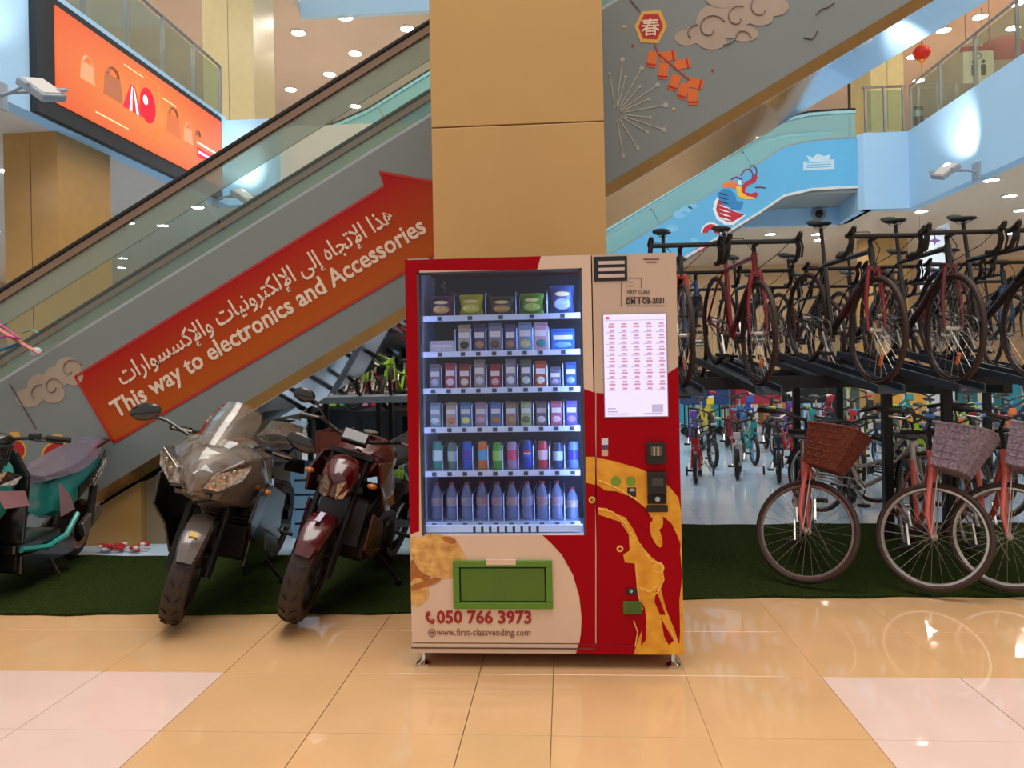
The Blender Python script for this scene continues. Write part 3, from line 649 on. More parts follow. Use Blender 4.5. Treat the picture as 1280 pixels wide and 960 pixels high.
# ------------------------------------------------------------------ floodlights on brackets
m_fl = mat('floodlight_grey', 'a3aab2', 0.4, metal=0.4)
def flood(name, p, dx, label, power):
    root = empty(name, p, 0, label, 'floodlight')
    rot = Matrix.Rotation(rad(-35*dx), 3, 'Y') @ Matrix.Rotation(rad(20), 3, 'X')
    MB().obox((0, 0, 0), (0.40, 0.36, 0.10), rot).build('housing', m_fl, root, smooth=0, bevel=0.02)
    MB().obox(rot @ Vector((0, 0, 0.05)), (0.33, 0.30, 0.02), rot).build('lens', mat('flood_lens', 'b8b4b0', 0.4, emit=0.12, var=0), root, smooth=0)
    MB().tube([(-0.25*dx, 0.1, 0.02), (0.45*dx, 0.1, 0.02), (0.62*dx, 0.1, -0.02)], 0.022, 6).tube([(0.0, -0.2, 0.0), (0.45*dx, 0.1, 0.02)], 0.018, 6).build('bracket', m_fl, root)
    MB().box(0.60*dx-0.02, 0.60*dx+0.02, -0.02, 0.22, -0.16, 0.16).build('wall_plate', m_fl, root, smooth=0)
    l = bpy.data.lights.new('flood_beam', 'SPOT'); l.energy = power; l.spot_size = rad(62); l.spot_blend = 0.8; l.color = (1.0, 0.90, 0.84); l.shadow_soft_size = 0.12
    o = bpy.data.objects.new('flood_beam', l); COL.objects.link(o); o.parent = root; o.location = rot @ Vector((0, 0, 0.18))
    return root, o
pf = atx(1182, 214, XR-0.62)
r_, b_ = flood('floodlight', pf, 1, 'grey floodlight on a bracket washing the right gallery wall', 260)
_t = atx(1205, 178, XR) - pf; b_.rotation_euler = _t.to_track_quat('-Z', 'Y').to_euler()
pf = atx(52, 112, XLf+0.62)
r_, b_ = flood('floodlight', pf, -1, 'grey floodlight on a bracket in front of the orange screen', 60)
b_.rotation_euler = Vector((-0.5, 0.1, 0.9)).to_track_quat('-Z', 'Y').to_euler()
# floodlight washing the far left fascia
pf = Vector((XLf+0.62, YLf-0.7, at(290, 246, YLf-0.7).z))
r_, b_ = flood('floodlight', pf, -1, 'grey floodlight seen through the escalator glass beside the orange screen', 170)
b_.rotation_euler = (at(298, 214, YLf) - pf).to_track_quat('-Z', 'Y').to_euler()
# ================================================================== VENDING MACHINE
YF = 3.69
vA, vB = at(506, 322, YF), at(847, 318, YF)
VX0, VX1 = at(510.5, 570, YF).x, at(850, 570, YF).x
VZ0, VZ1 = at(685, 817, YF).z, at(685, 320, YF).z
vend = empty('vending_machine', ((VX0+VX1)/2, YF, 0), 0, 'red and cream snack vending machine with a lit glass window and touch screen', 'vending machine')
VO = vend.location.copy(); VW = (VX1-VX0)/2; VD = 0.82
def V(px, py, d=0.0):
    p = at(px, py, YF - d) - VO; return Vector((p.x, -d, p.z))
# the machine's upright edges lean with the picture: measure heights at the row centre
m_red = mat('machine_red', '9a0011', 0.45, coat=0.0, var=0.03, spec=0.10)
m_crm = mat('machine_cream', 'd8baa2', 0.4, coat=0.05, var=0.03, scale=2)
m_crm_d = mat('machine_grey_cream', 'c6aa94', 0.4, coat=0.1, var=0.03, scale=2)
m_blk = mat('black_plastic', '15110f', 0.35)
m_dark = mat('dark_interior', '2a2a34', 0.5)
m_green = mat('flap_green', '4f7d18', 0.35, coat=0.2); m_green_d = mat('flap_green_deep', '44690f', 0.35, coat=0.2)
m_inner = mat('white_liner', 'c3d2ee', 0.45)
m_led_s = mat('led_strip', '9fbfff', 0.5, emit=55.0, var=0)
wx0, wx1 = V(524, 500).x, V(730, 500).x; wz0, wz1 = V(628, 669).z, V(628, 338).z
sx = V(744, 570).x                                     # seam between door and control panel
L, R_ = -VW, VW
body = MB()
body.box(L, L+0.03, 0.03, VD, VZ0, VZ1).box(R_-0.03, R_, 0.03, VD, VZ0, VZ1).box(L, R_, 0.03, VD, VZ1-0.03, VZ1).box(L, R_, 0.03, VD, VZ0, VZ0+0.03).box(L, R_, VD-0.03, VD, VZ0, VZ1)
body.box(sx-0.02, sx, 0.04, VD-0.03, VZ0+0.03, VZ1-0.03)
body.build('cabinet', m_red, vend, smooth=0)
door = MB()
door.box(L, wx0, 0, 0.05, VZ0+0.05, VZ1).box(wx1, sx-0.003, 0, 0.05, VZ0+0.05, VZ1).box(wx0, wx1, 0, 0.05, wz1, VZ1).box(wx0, wx1, 0, 0.05, VZ0+0.05, wz0)
door = door.build('door', m_crm, vend, smooth=0)
door2 = MB().box(sx+0.003, R_, 0, 0.05, VZ0+0.05, VZ1).build('control_panel', m_crm_d, vend, smooth=0)
MB().box(L, R_, 0.002, 0.05, VZ0, VZ0+0.044).build('plinth', m_crm, vend, smooth=0)
def vdecal(name, pts, m, d=0.0, parent=None, label=None, t=0.0012):
    P3 = []
    for q in pts:
        p = V(q[0], q[1]); P3.append(Vector((min(max(p.x, L), R_), -d, min(max(p.z, VZ0), VZ1))))
    o = MB().prism(P3, (0, -t, 0)).build(name, m, parent or vend, smooth=0)
    if label: o['label'] = label
    return o
def vtext(body, px, py, px2, hpx, m, parent, bold=0.0, d=0.003, name='lettering'):
    p = V(px, py); w = V(px2, py).x - p.x
    return put_text(name, body, VO + Vector((p.x, -d, p.z)), (1, 0, 0), (0, 0, 1), hpx*YF/F, m, parent, bold=bold, fitw=w, ext=0.0006)
# red vinyl on the door: left edge, top, and the sweep right of the cream disc
def edge_arc(t0, t1, n=14, cx=592, cy=760, rx=133, ry=122): return [(cx + rx*math.cos(t0+(t1-t0)*k/n), cy + ry*math.sin(t0+(t1-t0)*k/n)) for k in range(n+1)]
vdecal('red_vinyl', [(524, 315), (676, 315), (671, 338), (524, 338)], m_red, 0, door)
vdecal('red_vinyl', [(500, 315), (524, 315), (524, 664), (500, 668)], m_red, 0, door)
vdecal('red_vinyl', [(730, 486), (744.2, 491), (744.2, 805), (724, 805), (726, 792), (727, 772), (724, 745), (716, 718), (702, 693), (688, 678), (678, 669), (730, 669)], m_red, 0, door)
vdecal('red_vinyl', [(745.4, 491), (770, 493), (800, 488), (833, 468), (860, 458), (860, 805), (745.4, 805)], m_red, 0, door2)
vdecal('red_vinyl', [(723, 805.5), (860, 805.5), (860, 822), (720, 822)], m_red, 0.0013, vend)
# chips picture
m_chip = mat('chip_print', 'd99a4e', 0.5, var=0.35, scale=25, col2='e8b868'); m_chip2 = mat('chip_shadow_print', 'a5602a', 0.5, var=0.2, scale=30)
def blob(cx, cy, rx, ry, rot=0, n=22, seed=0, j=0.05):
    rn = random.Random(seed); out = []
    for k in range(n):
        t = 2*PI*k/n; q = 1 + rn.uniform(-j, j); x, y = rx*q*math.cos(t), ry*q*math.sin(t); out.append((cx + x*math.cos(rot) - y*math.sin(rot), cy + x*math.sin(rot) + y*math.cos(rot)))
    return out
ch = vdecal('chips_picture', blob(520, 716, 20, 16, 0.2, seed=4), m_chip2, 0.0, door, 'picture of golden potato chips')
vdecal('chip', blob(548, 695, 36, 27, 0.35, seed=1), m_chip, 0.0014, ch); vdecal('chip', blob(522, 740, 14, 17, 0.2, seed=2), m_chip, 0.0014, ch)
vdecal('chip', blob(516, 683, 14, 12, 0.2, seed=7), m_chip, 0.0028, ch); vdecal('chip_fragment', blob(562, 675, 9, 4, 0.3, seed=3), m_chip2, 0.0028, ch); vdecal('chip_fragment', blob(530, 730, 22, 4, -0.3, seed=5), m_chip2, 0.003, ch)
# phone number and address
m_txt_r = mat('red_print', '9c0f16', 0.5); m_txt_b = mat('brown_print', '7c4a3c', 0.5); m_txt_k = mat('dark_print', '33261f', 0.5)
vtext('050 766 3973', 546, 778.5, 664.5, 22, m_txt_r, door, bold=0.028)
vtext('www.first-classvending.com', 546, 794, 663, 12.5, m_txt_b, door)
MB().tube([V(x, y, 0.002) for x, y in ((534, 766), (533, 771), (536, 776), (541, 779))], 0.006, 6).tube([V(534, 765, 0.002), V(537, 769, 0.002)], 0.010, 6).tube([V(539, 776, 0.002), V(543, 777, 0.002)], 0.010, 6).build('phone_symbol', m_txt_r, door)
MB().torus(V(540, 791, 0.001), (0, 1, 0), 0.017, 0.0022, 20, 5).torus(V(540, 791, 0.001), (0, 1, 0), 0.005, 0.003, 12, 5).build('globe_symbol', m_txt_b, door)
MB().box(V(514, 809).x, V(744, 809).x, -0.0035, 0.0, V(630, 811).z, V(630, 809.5).z).build('door_gap', mat('gap_dark', '5b3a30', 0.7), vend, smooth=0)
# delivery flap
p, q = V(567.5, 760), V(690, 700)
fl = MB(); t = 0.03
fl.box(p.x, q.x, -0.018, 0.0, p.z, p.z+t).box(p.x, q.x, -0.018, 0.0, q.z-t, q.z).box(p.x, p.x+t, -0.018, 0.0, p.z+t, q.z-t).box(q.x-t, q.x, -0.018, 0, p.z+t, q.z-t)
fl = fl.build('delivery_flap', m_green, door, smooth=0, bevel=0.003)
MB().box(p.x+t+0.006, q.x-t-0.006, -0.012, 0.0, p.z+t+0.006, q.z-t-0.006).build('flap_plate', m_green_d, fl, smooth=0, bevel=0.004)
MB().box(p.x+t, q.x-t, -0.004, 0.0, p.z+t, q.z-t).build('flap_gap', mat('flap_shadow', '14230a', 0.7), fl, smooth=0)
a, b = V(608, 705), V(645, 698.5); MB().box(a.x, b.x, -0.0195, -0.001, a.z, b.z).build('finger_notch', m_crm, fl, smooth=0)
# --- window, interior, shelves
MB().box(wx0-0.004, wx1+0.004, 0.012, 0.018, wz0-0.004, wz1+0.004).build('window_pane', glass('machine_glass', 'f2f6ff', 0.7), door, smooth=0)
fr = MB()
fr.box(wx0, wx0+0.012, -0.002, 0.05, wz0, wz1).box(wx1-0.010, wx1, -0.002, 0.05, wz0, wz1).box(wx0, wx1, -0.002, 0.05, wz1-0.008, wz1)
fr.build('window_gasket', mat('gasket', '3a3c42', 0.4), door, smooth=0)
MB().box(wx0-0.02, wx0-0.005, 0.06, 0.56, wz0-0.1, wz1+0.05).box(wx1+0.012, wx1+0.03, 0.06, 0.56, wz0-0.1, wz1+0.05).box(wx0-0.02, wx1+0.03, 0.06, 0.56, wz0-0.12, wz0-0.03).build('liner', m_inner, vend, smooth=0)
MB().box(wx0-0.02, wx1+0.03, 0.55, 0.57, wz0-0.1, wz1+0.05).box(wx0-0.02, wx1+0.03, 0.06, 0.56, wz1+0.035, wz1+0.05).build('back_liner', mat('back_liner', '3d3a48', 0.5), vend, smooth=0)
for x in (wx0-0.016, wx1+0.002):
    MB().box(x, x+0.010, 0.058, 0.072, wz0, wz1-0.02).build('led_strip', m_led_s, vend, smooth=0)
a, b = V(526, 669), V(729, 659); MB().box(a.x, b.x, 0.05, 0.075, a.z+0.002, b.z).build('lower_tray_lip', mat('lip_white', 'd6e2f4', 0.4, emit=0.15, var=0), vend, smooth=0)
for k in range(9):
    x = V(591.5+k*10, 664).x; MB().box(x-0.006, x+0.006, 0.048, 0.051, V(600, 668).z, V(600, 661).z).build('lip_mark', m_dark, vend, smooth=0)
SY0, SY1 = 0.115, 0.53        # tray depth range behind the door
def W(px, py, d): p = at(px, py, YF + d) - VO; return Vector((p.x, d, p.z))
m_tray = mat('tray_steel', 'a8b4c8', 0.4, metal=0.3); m_strip = mat('price_strip', 'c9d6ea', 0.4); m_tagm = mat('price_tag', '3a3f4c', 0.5); m_div = mat('divider_wire', 'b8cdf0', 0.3, metal=0.4)
rows = [  # tray front top y, strip height px, divider height px, lane edges (px)
    (393, 6, 28, [531, 568, 607, 645, 684, 722]),
    (438, 6, 28, [531, 569, 588.5, 607.5, 628, 646, 666, 686, 722]),
    (484, 6, 28, [531, 552, 570, 588, 608, 628, 647, 667, 684, 704, 724]),
    (533, 6, 28, [531, 553, 571, 590, 609, 628.5, 647.5, 667, 686, 705, 725]),
    (588, 6, 30, [533, 553, 571.5, 591, 610, 628.5, 648, 667, 687, 706, 726]),
    (652, 7, 34, [533, 553, 571.5, 591, 610.5, 630, 648.5, 668, 687, 706, 726])]
def lane_x(px, r): return W(px, rows[r][0], SY0).x
ROWZ = []
for r, (ty, sh, dh, lanes) in enumerate(rows):
    z = W(628, ty, SY0).z; ROWZ.append(z); x0, x1 = W(529, ty, SY0).x, W(725, ty, SY0).x
    tray = MB().box(x0, x1, SY0+0.003, SY1, z-0.012, z-0.004).build('shelf_tray', m_tray, vend, smooth=0)
    zs = W(628, ty+sh+1, SY0).z
    st = MB().box(x0, x1, SY0-0.006, SY0+0.003, zs, z).build('price_strip', m_strip, tray, smooth=0)
    for k in range(len(lanes)-1):
        cx = (lane_x(lanes[k], r) + lane_x(lanes[k+1], r))/2
        MB().box(cx-0.011, cx+0.011, SY0-0.0085, SY0-0.006, zs+0.004, z-0.005).build('price_tag', m_tagm, tray, smooth=0)
    hz = dh*(YF+SY0)/F
    for e in lanes[1:-1]:
        x = lane_x(e, r)
        MB().tube([(x, SY1-0.05, z), (x, SY1-0.05, z+hz), (x, SY0+0.02, z+hz), (x, SY0+0.008, z+hz-0.015), (x, SY0+0.008, z)], 0.0022, 5).build('lane_divider', m_div, tray)
# --- products, each a thing resting on its tray
ORD = ['first', 'second', 'third', 'fourth', 'fifth', 'sixth', 'seventh', 'eighth', 'ninth', 'tenth']
ROWN = ['top shelf', 'second shelf', 'third shelf', 'fourth shelf', 'fifth shelf', 'bottom shelf']
GROUPN = ['snack bags on the top shelf', 'biscuit packs on the second shelf', 'candy bars on the third shelf', 'juice cartons on the fourth shelf', 'drink cans on the fifth shelf', 'bottles on the bottom shelf']
def pm(c, rough=0.35, **k): return mat('pack_' + c, c, rough, coat=0.2, **k)
def label_of(r, k, desc): return f'{desc}, {ORD[k]} from left on machine {ROWN[r]}'
def place(name, r, k, xc, desc, cat):
    return empty(name, VO + Vector((xc, SY0+0.055, ROWZ[r]-0.003)), 0, label_of(r, k, desc), cat, GROUPN[r])
def bag_item(r, k, xc, w, h, c, c2, desc):
    t = place('snack_bag', r, k, xc, desc, 'snack bag'); n = 9; rings = []
    for j in range(7):
        v = j/6; th = 0.028*math.sin(PI*min(max(v, 0.04), 0.96)); ww = w*(0.94 + 0.06*math.cos(2*PI*v)); ring = []
        for i in range(12):
            a = 2*PI*i/12; ring.append((ww/2*math.cos(a), 0.02+max(th, 0.002)*math.sin(a), h*v))
        rings.append(ring)
    MB().loft(rings).build('pouch', pm(c, 0.3, var=0.15, scale=30), t)
    MB().box(-w*0.48, w*0.48, 0.0175, 0.0225, h-0.012, h+0.004).build('top_seal', pm(c, 0.3), t, smooth=0)
    MB().ell((0, -0.007, h*0.36), (w*0.34, 0.006, h*0.2)).build('snack_picture', pm(c2, var=0.3, scale=60), t)
    MB().ell((0, -0.004, h*0.72), (w*0.30, 0.005, h*0.09)).build('logo_patch', pm('f0d890' if c != 'e0c020' else 'b02018'), t)
def box_item(r, k, xc, w, h, c, c2, desc, name='biscuit_pack', cat='biscuit pack', tilt=0.0, band='e8e0d8'):
    t = place(name, r, k, xc, desc, cat); t.rotation_euler = (0, tilt, 0)
    MB().box(-w/2, w/2, 0, 0.04, 0.001 + abs(math.sin(tilt))*w/2, h).build('wrapper', pm(c, var=0.12, scale=40), t, smooth=0, bevel=0.006)
    MB().ell((0, 0.0, h*0.28), (w*0.36, 0.004, h*0.16)).build('food_picture', pm(c2, var=0.3, scale=80), t)
    MB().box(-w*0.4, w*0.4, -0.0015, 0.001, h*0.55, h*0.78).build('name_band', pm(band), t, smooth=0)
    MB().box(-w*0.49, w*0.49, 0.014, 0.026, h-0.002, h+0.012).build('crimped_end', pm(c), t, smooth=0)
def can_item(r, k, xc, h, c, c2, desc, rad_=0.026):
    t = place('drink_can', r, k, xc, desc, 'drink can'); y = 0.028
    MB().lathe([(rad_*0.8, 0.0), (rad_, 0.008), (rad_, h-0.014), (rad_*0.84, h-0.003), (rad_*0.84, h)], (0, y, 0.0), seg=18).build('can_body', pm(c, 0.25), t)
    MB().lathe([(rad_*1.01, h*0.33), (rad_*1.01, h*0.36), (rad_*1.01, h*0.66), (rad_*1.01, h*0.69)], (0, y, 0), seg=18).build('printed_band', pm(c2, 0.25), t)
    MB().lathe([(rad_*0.80, h), (rad_*0.80, h+0.002)], (0, y, 0), seg=16).torus((0, y, h), (0, 0, 1), rad_*0.82, 0.0015, 18, 5).build('can_lid', m_steel, t)
    return t
def bottle_item(r, k, xc, h, c, desc):
    t = place('water_bottle', r, k, xc, desc, 'bottle'); y = 0.032; q = 0.030
    MB().lathe([(q*0.9, 0), (q, 0.01), (q*0.93, h*0.12), (q, h*0.18), (q*0.9, h*0.30), (q, h*0.36), (q, h*0.62), (q*0.75, h*0.78), (q*0.42, h*0.90), (q*0.40, h*0.95)], (0, y, 0), seg=16).build('bottle_body', m_pet, t)
    MB().lathe([(q*1.015, h*0.38), (q*1.015, h*0.60)], (0, y, 0), seg=16).build('bottle_label', pm(c, 0.4, var=0.3, scale=50), t)
    MB().lathe([(q*0.46, h*0.93), (q*0.46, h)], (0, y, 0), seg=14).build('cap', pm('8a2430'), t)
m_pet = glass('pet_plastic', 'c8d2ea', 1.0, film=0.40, filmcol='a4b2d2')
PXM = (YF+SY0)/F
def lane_c(r, k): return (lane_x(rows[r][3][k], r) + lane_x(rows[r][3][k+1], r))/2
for k, (c, c2, desc, h) in enumerate([('5a2a48', 'd8a860', 'dark purple nut snack bag', 26), ('b8b420', 'e8e060', 'yellow green chip bag', 27), ('4a4432', 'c89850', 'dark brown chip bag', 24), ('5c9420', 'b8d060', 'bright green chip bag', 27), ('3a5688', 'b8c8e8', 'grey blue chip bag', 36)]):
    bag_item(0, k, lane_c(0, k), 31*PXM, h*PXM, c, c2, desc)
R2 = [('cfc0c8', 'e8d8d8', 'pale pink flat pack', 12, 32), ('b8a890', '3a3030', 'white and tan cookie pack', 32, 16), ('4a3a6a', 'c08848', 'purple chocolate biscuit pack', 32, 15), ('7a7888', '6a4a30', 'grey chocolate chip cookie pack', 33, 17), ('5a4a78', 'b07848', 'violet biscuit pack', 31, 14), ('7a98b0', 'd8c888', 'light blue cracker pack', 33, 17), ('c8a0a8', '3a8a80', 'white and pink cream biscuit pack', 33, 18), ('2a68b0', '78b0e0', 'blue flat snack pack', 24, 30)]
for k, (c, c2, desc, h, w) in enumerate(R2): box_item(1, k, lane_c(1, k), w*PXM, h*PXM, c, c2, desc)
R3 = [('8a8490', 'c8c0d0', 'grey candy bar', 28), ('b03848', 'e8c8c8', 'red and white candy bar', 29), ('8a2a20', 'e8d0b0', 'dark red candy bar', 28), ('9a8a80', 'd8d0d8', 'white and brown candy bar', 33), ('a01c28', 'e0b0a8', 'crimson wafer bar', 27), ('8a8088', 'e0d8d8', 'silver wrapped candy bar', 33), ('5a6058', 'c8d0c0', 'dark green and white candy bar', 32), ('b84c28', 'f0e0c8', 'orange candy bar', 30), ('686478', 'a8a0b8', 'grey candy bar leaning over', 22), ('3a5a98', '90b0e0', 'blue candy bar', 28)]
for k, (c, c2, desc, h) in enumerate(R3): box_item(2, k, lane_c(2, k), 14*PXM, h*PXM, c, c2, desc, 'candy_bar', 'candy bar', tilt=0.0)
R4 = [('88a8b8', 'd8e0d0', 'pale blue juice carton'), ('b8a088', 'd07850', 'tan juice carton'), ('5a88b0', 'e0d870', 'blue and yellow juice carton'), ('a88898', 'd0a0a8', 'pink juice carton'), ('5878a8', 'c07838', 'blue and brown juice carton'), ('988068', 'b88858', 'brown juice carton'), ('a8b078', '6a6a40', 'pale green juice carton'), ('6a5858', 'c8b8b0', 'dark brown milk carton'), ('b05868', 'e0b0b0', 'red juice carton'), ('6a58a8', 'a888d0', 'violet flat carton')]
for k, (c, c2, desc) in enumerate(R4):
    h = 28*PXM; w = 13.5*PXM; t = place('juice_carton', 3, k, lane_c(3, k), desc, 'carton')
    MB().box(-w/2, w/2, 0, 0.045, 0, h).build('carton_body', pm(c, var=0.1, scale=40), t, smooth=0, bevel=0.003)
    MB().ell((0, 0.0, h*0.28), (w*0.40, 0.004, h*0.16)).build('fruit_picture', pm(c2, var=0.3, scale=80), t)
    MB().box(-w*0.42, w*0.42, -0.0015, 0.001, h*0.58, h*0.80).build('name_band', pm('dcd8d4' if k != 7 else 'b8a8a0'), t, smooth=0)
    MB().box(-w/2, w/2, 0.018, 0.027, h-0.001, h+0.010).build('top_fold', pm(c), t, smooth=0)
R5 = [('3f9a88', 'd8efe8', 'teal and white can', 36), ('58786c', 'a0b8a8', 'grey green can', 34), ('2a5ab8', '4a3aa0', 'blue and purple can', 36), ('e07a28', '58b0d8', 'orange and light blue can', 36), ('4aa02c', '9ad060', 'green can', 34), ('b890b8', 'd84878', 'white and pink can', 35), ('1a3f9c', '1a3f9c', 'deep blue can with round emblem', 36), ('c83848', 'e8c0c4', 'red cola can', 35), ('2a3f68', 'b8c8e0', 'navy can with white marks', 32), ('6a88c8', '3a3fb0', 'light blue can', 34)]
for k, (c, c2, desc, h) in enumerate(R5):
    t = can_item(4, k, lane_c(4, k)+0.004, h*PXM, c, c2, desc)
    if k == 6:
        q = 0.0275
        for nm, cc, z0_, z1_ in (('emblem_red', 'd01828', 0.58, 0.68), ('emblem_white', 'e8eef4', 0.545, 0.58), ('emblem_blue', '3a68c8', 0.45, 0.545)):
            hh = h*PXM
            arc = [(q*math.sin(a), 0.028 - q*math.cos(a)) for a in [rad(-38 + 76*i/8) for i in range(9)]]
            MB().loft([[(x, y, hh*z0_) for x, y in arc], [(x, y, hh*z1_) for x, y in arc]], cap=False, closed=False).build(nm, pm(cc, 0.25), t)
for k in range(10):
    bottle_item(5, k, lane_c(5, k), (48 if k < 9 else 40)*PXM, ['988088', 'a8908c', '8a8494', 'a47c7c'][k % 4], 'clear pet bottle with a red cap' if k < 9 else 'pale blue pet bottle')
# hanging price clip above the first bag
sp = MB().tube([W(541+3*math.sin(i*0.9), 362-i*0.9, SY0+0.1) for i in range(12)], 0.003, 5).tube([W(554+3*math.sin(i*0.9), 362-i*0.9, SY0+0.1) for i in range(12)], 0.003, 5)
sp.tube([W(552, 365, SY0+0.1), W(568, 365, SY0+0.1)], 0.0025, 5).build('spiral_coil', m_steel, vend)
# --- control panel things
g = MB(); a, b = V(742.5, 352), V(783.5, 320)
pv = V(746, 350); 
vent = MB().box(a.x, b.x, -0.004, 0.0, a.z, b.z).build('vent_grille', m_blk, door2, smooth=0)
for y in (328.5, 336.8, 344.8):
    p, q = V(748, y+2.6), V(780.5, y-2.6); MB().box(p.x, q.x, -0.0075, -0.004, p.z, q.z).build('vent_slat', mat('slat_cream', 'c8b0a4', 0.4), vent, smooth=0)
scrp = V(756.5, 521); scrq = V(832, 392)
scn = MB().box(scrp.x-0.004, scrq.x+0.004, -0.005, 0.0, scrp.z-0.004, scrq.z+0.004).build('touch_screen', mat('screen_bezel', '9a8a9a', 0.3), door2, smooth=0)
MB().box(scrp.x, scrq.x, -0.008, -0.005, scrp.z, scrq.z).build('display', mat('screen_white', 'd4d0f0', 0.3, emit=0.62, var=0), scn, smooth=0)
m_sct = mat('screen_text', 'c08aa8', 0.5, emit=0.5, var=0); m_scl = mat('screen_line', 'a89cc0', 0.5, emit=0.5, var=0)
mb, mb2 = MB(), MB()
SWd, SHt = scrq.x-scrp.x, scrq.z-scrp.z
def su(u, v): return scrp.x + u*SWd, scrq.z - v*SHt
for r in range(6):
    for c in range(5):
        for k, (w, dv) in enumerate(((0.075, 0.0), (0.10, 0.027), (0.07, 0.065))):
            x, z = su(0.045 + c*0.2 + (0.05-w/2)+0.03, 0.085 + r*0.113 + dv); mb.box(x, x+w*SWd, -0.0088, -0.008, z-0.008, z)
        x, z = su(0.035 + c*0.2, 0.085 + r*0.113 + 0.086); mb2.box(x, x+0.14*SWd, -0.0088, -0.008, z-0.003, z)
x, z = su(0.02, 0.055); mb2.box(x, x+0.96*SWd, -0.0088, -0.008, z-0.002, z)
for o in (mb.build('screen_text', m_sct, scn, smooth=0), mb2.build('screen_rule', m_scl, scn, smooth=0)): o['kind'] = 'stuff'
x, z = su(0.04, 0.02); MB().box(x, x+0.05*SWd, -0.0088, -0.008, z-0.012, z).build('screen_logo', mat('screen_red', 'd03050', 0.5, emit=0.6, var=0), scn, smooth=0)
x, z = su(0.75, 0.885); MB().box(x, x+0.18*SWd, -0.0088, -0.008, z-0.036, z).build('screen_button', mat('screen_btn', 'a8a4c4', 0.5, emit=0.6, var=0), scn, smooth=0)
for (u, v, w) in ((0.04, 0.915, 0.13), (0.04, 0.945, 0.16), (0.04, 0.968, 0.34), (0.62, 0.968, 0.3)):
    x, z = su(u, v); MB().box(x, x+w*SWd, -0.0088, -0.008, z-0.005, z).build('screen_text', m_scl, scn, smooth=0)
vtext('DM II OB-2031', 783, 380, 830, 9.5, m_txt_k, door2, bold=0.03)
vtext('FIRST CLASS', 784, 367.5, 812, 6.5, m_txt_k, door2)
for (x0, y0, x1, y1) in ((783, 347, 801, 348), (783, 352, 792, 352.8), (783, 357, 792, 357.8), (776, 371, 776.8, 383), (784, 382, 832, 382.8), (801, 347, 801.8, 360), (776, 352, 776.8, 371), (784, 371, 811, 372.2), (804, 323.2, 824, 325), (807, 327, 821, 328.6)):
    vdecal('sticker_line', [(x0, y0), (x1, y0), (x1, y1), (x0, y1)], m_txt_b, 0.0005, door2, t=0.0008)
# stickers, readers, buttons
vdecal('sticker', [(752, 548), (760, 548), (760, 556), (752, 556)], mat('sticker_white', 'c8ccd8', 0.4), 0.0014, door2); vdecal('sticker', [(752, 562), (760, 562), (760, 570), (752, 570)], mat('sticker_tan', 'c8a080', 0.4), 0.0014, door2); vdecal('sticker', [(752, 556), (760, 556), (760, 562), (752, 562)], mat('sticker_violet', '5a3468', 0.4), 0.0014, door2)
# orange splash
m_or = mat('juice_print', 'd98a14', 0.35, coat=0.2, var=0.12, scale=14, col2='e8a828'); m_or2 = mat('juice_edge_print', 'edb45a', 0.35)
spl = vdecal('juice_splash', [(746, 572), (770, 577), (800, 586), (822, 596), (838, 610), (848, 622), (860, 640), (860, 684), (846, 668), (840, 655), (830, 646), (815, 648), (806, 634), (790, 622), (770, 614), (757, 613), (746, 606)], m_or, 0.0014, door2, 'orange juice splash picture')
vdecal('splash_gap', [(757, 622), (764, 616), (780, 618), (800, 632), (815, 648), (816, 664), (806, 660), (785, 648), (760, 638)], m_red, 0.0028, spl)
vdecal('splash_left', [(732, 571), (744, 571), (744, 606), (732, 603)], m_or, 0.0014, door)
vdecal('splash_stream', [(748, 634), (765, 636), (780, 644), (792, 662), (800, 680), (815, 697), (828, 706), (830, 722), (825, 732), (832, 760), (843, 787), (853, 818), (792, 818), (797, 800), (808, 775), (806, 760), (797, 742), (793, 704), (781, 703), (779, 693), (787, 688), (786, 668), (775, 652), (748, 643)], m_or, 0.0027, spl)
vdecal('splash_gap', [(820, 737), (825, 750), (832, 768), (825, 768), (818, 752)], m_red, 0.0041, spl); vdecal('splash_gap', [(826, 772), (836, 790), (842, 800), (836, 806), (830, 795)], m_red, 0.0041, spl); vdecal('splash_gap', [(803, 782), (808, 776), (807, 800), (801, 806)], m_red, 0.0041, spl)
vdecal('splash_edge', [(851, 664), (860, 650), (860, 818), (848, 818), (850, 790), (849, 750), (853, 720), (850, 690)], m_or, 0.0038, spl)
vdecal('splash_drop', blob(820, 668, 6, 17, -0.35, 14, 3, 0.02), m_or, 0.0042, spl); vdecal('splash_drop', blob(822, 652, 7, 10, 0.0, 14, 3, 0.02), m_or, 0.0056, spl)
for (x, y, r) in ((775, 686, 4), (740, 625, 4), (823, 710, 7)): MB().torus(V(x, y, 0.002), (0, 1, 0), r*0.75*YF/F, r*0.3*YF/F, 16, 5, 0.3).build('splash_ring', m_or2, spl)
for pts in (((795, 704), (797, 740), (803, 762)), ((800, 680), (812, 700), (826, 706)), ((748, 636), (766, 640), (782, 655), (792, 672)), ((825, 712), (830, 724), (824, 738), (818, 744)), ((792, 776), (797, 790), (794, 808)), ((800, 735), (812, 740), (822, 732)), ((838, 786), (846, 806)), ((748, 600), (775, 612), (798, 626))):
    MB().tube([V(x, y, 0.005) for x, y in pts], 0.003, 5).build('splash_line', m_or2, spl)
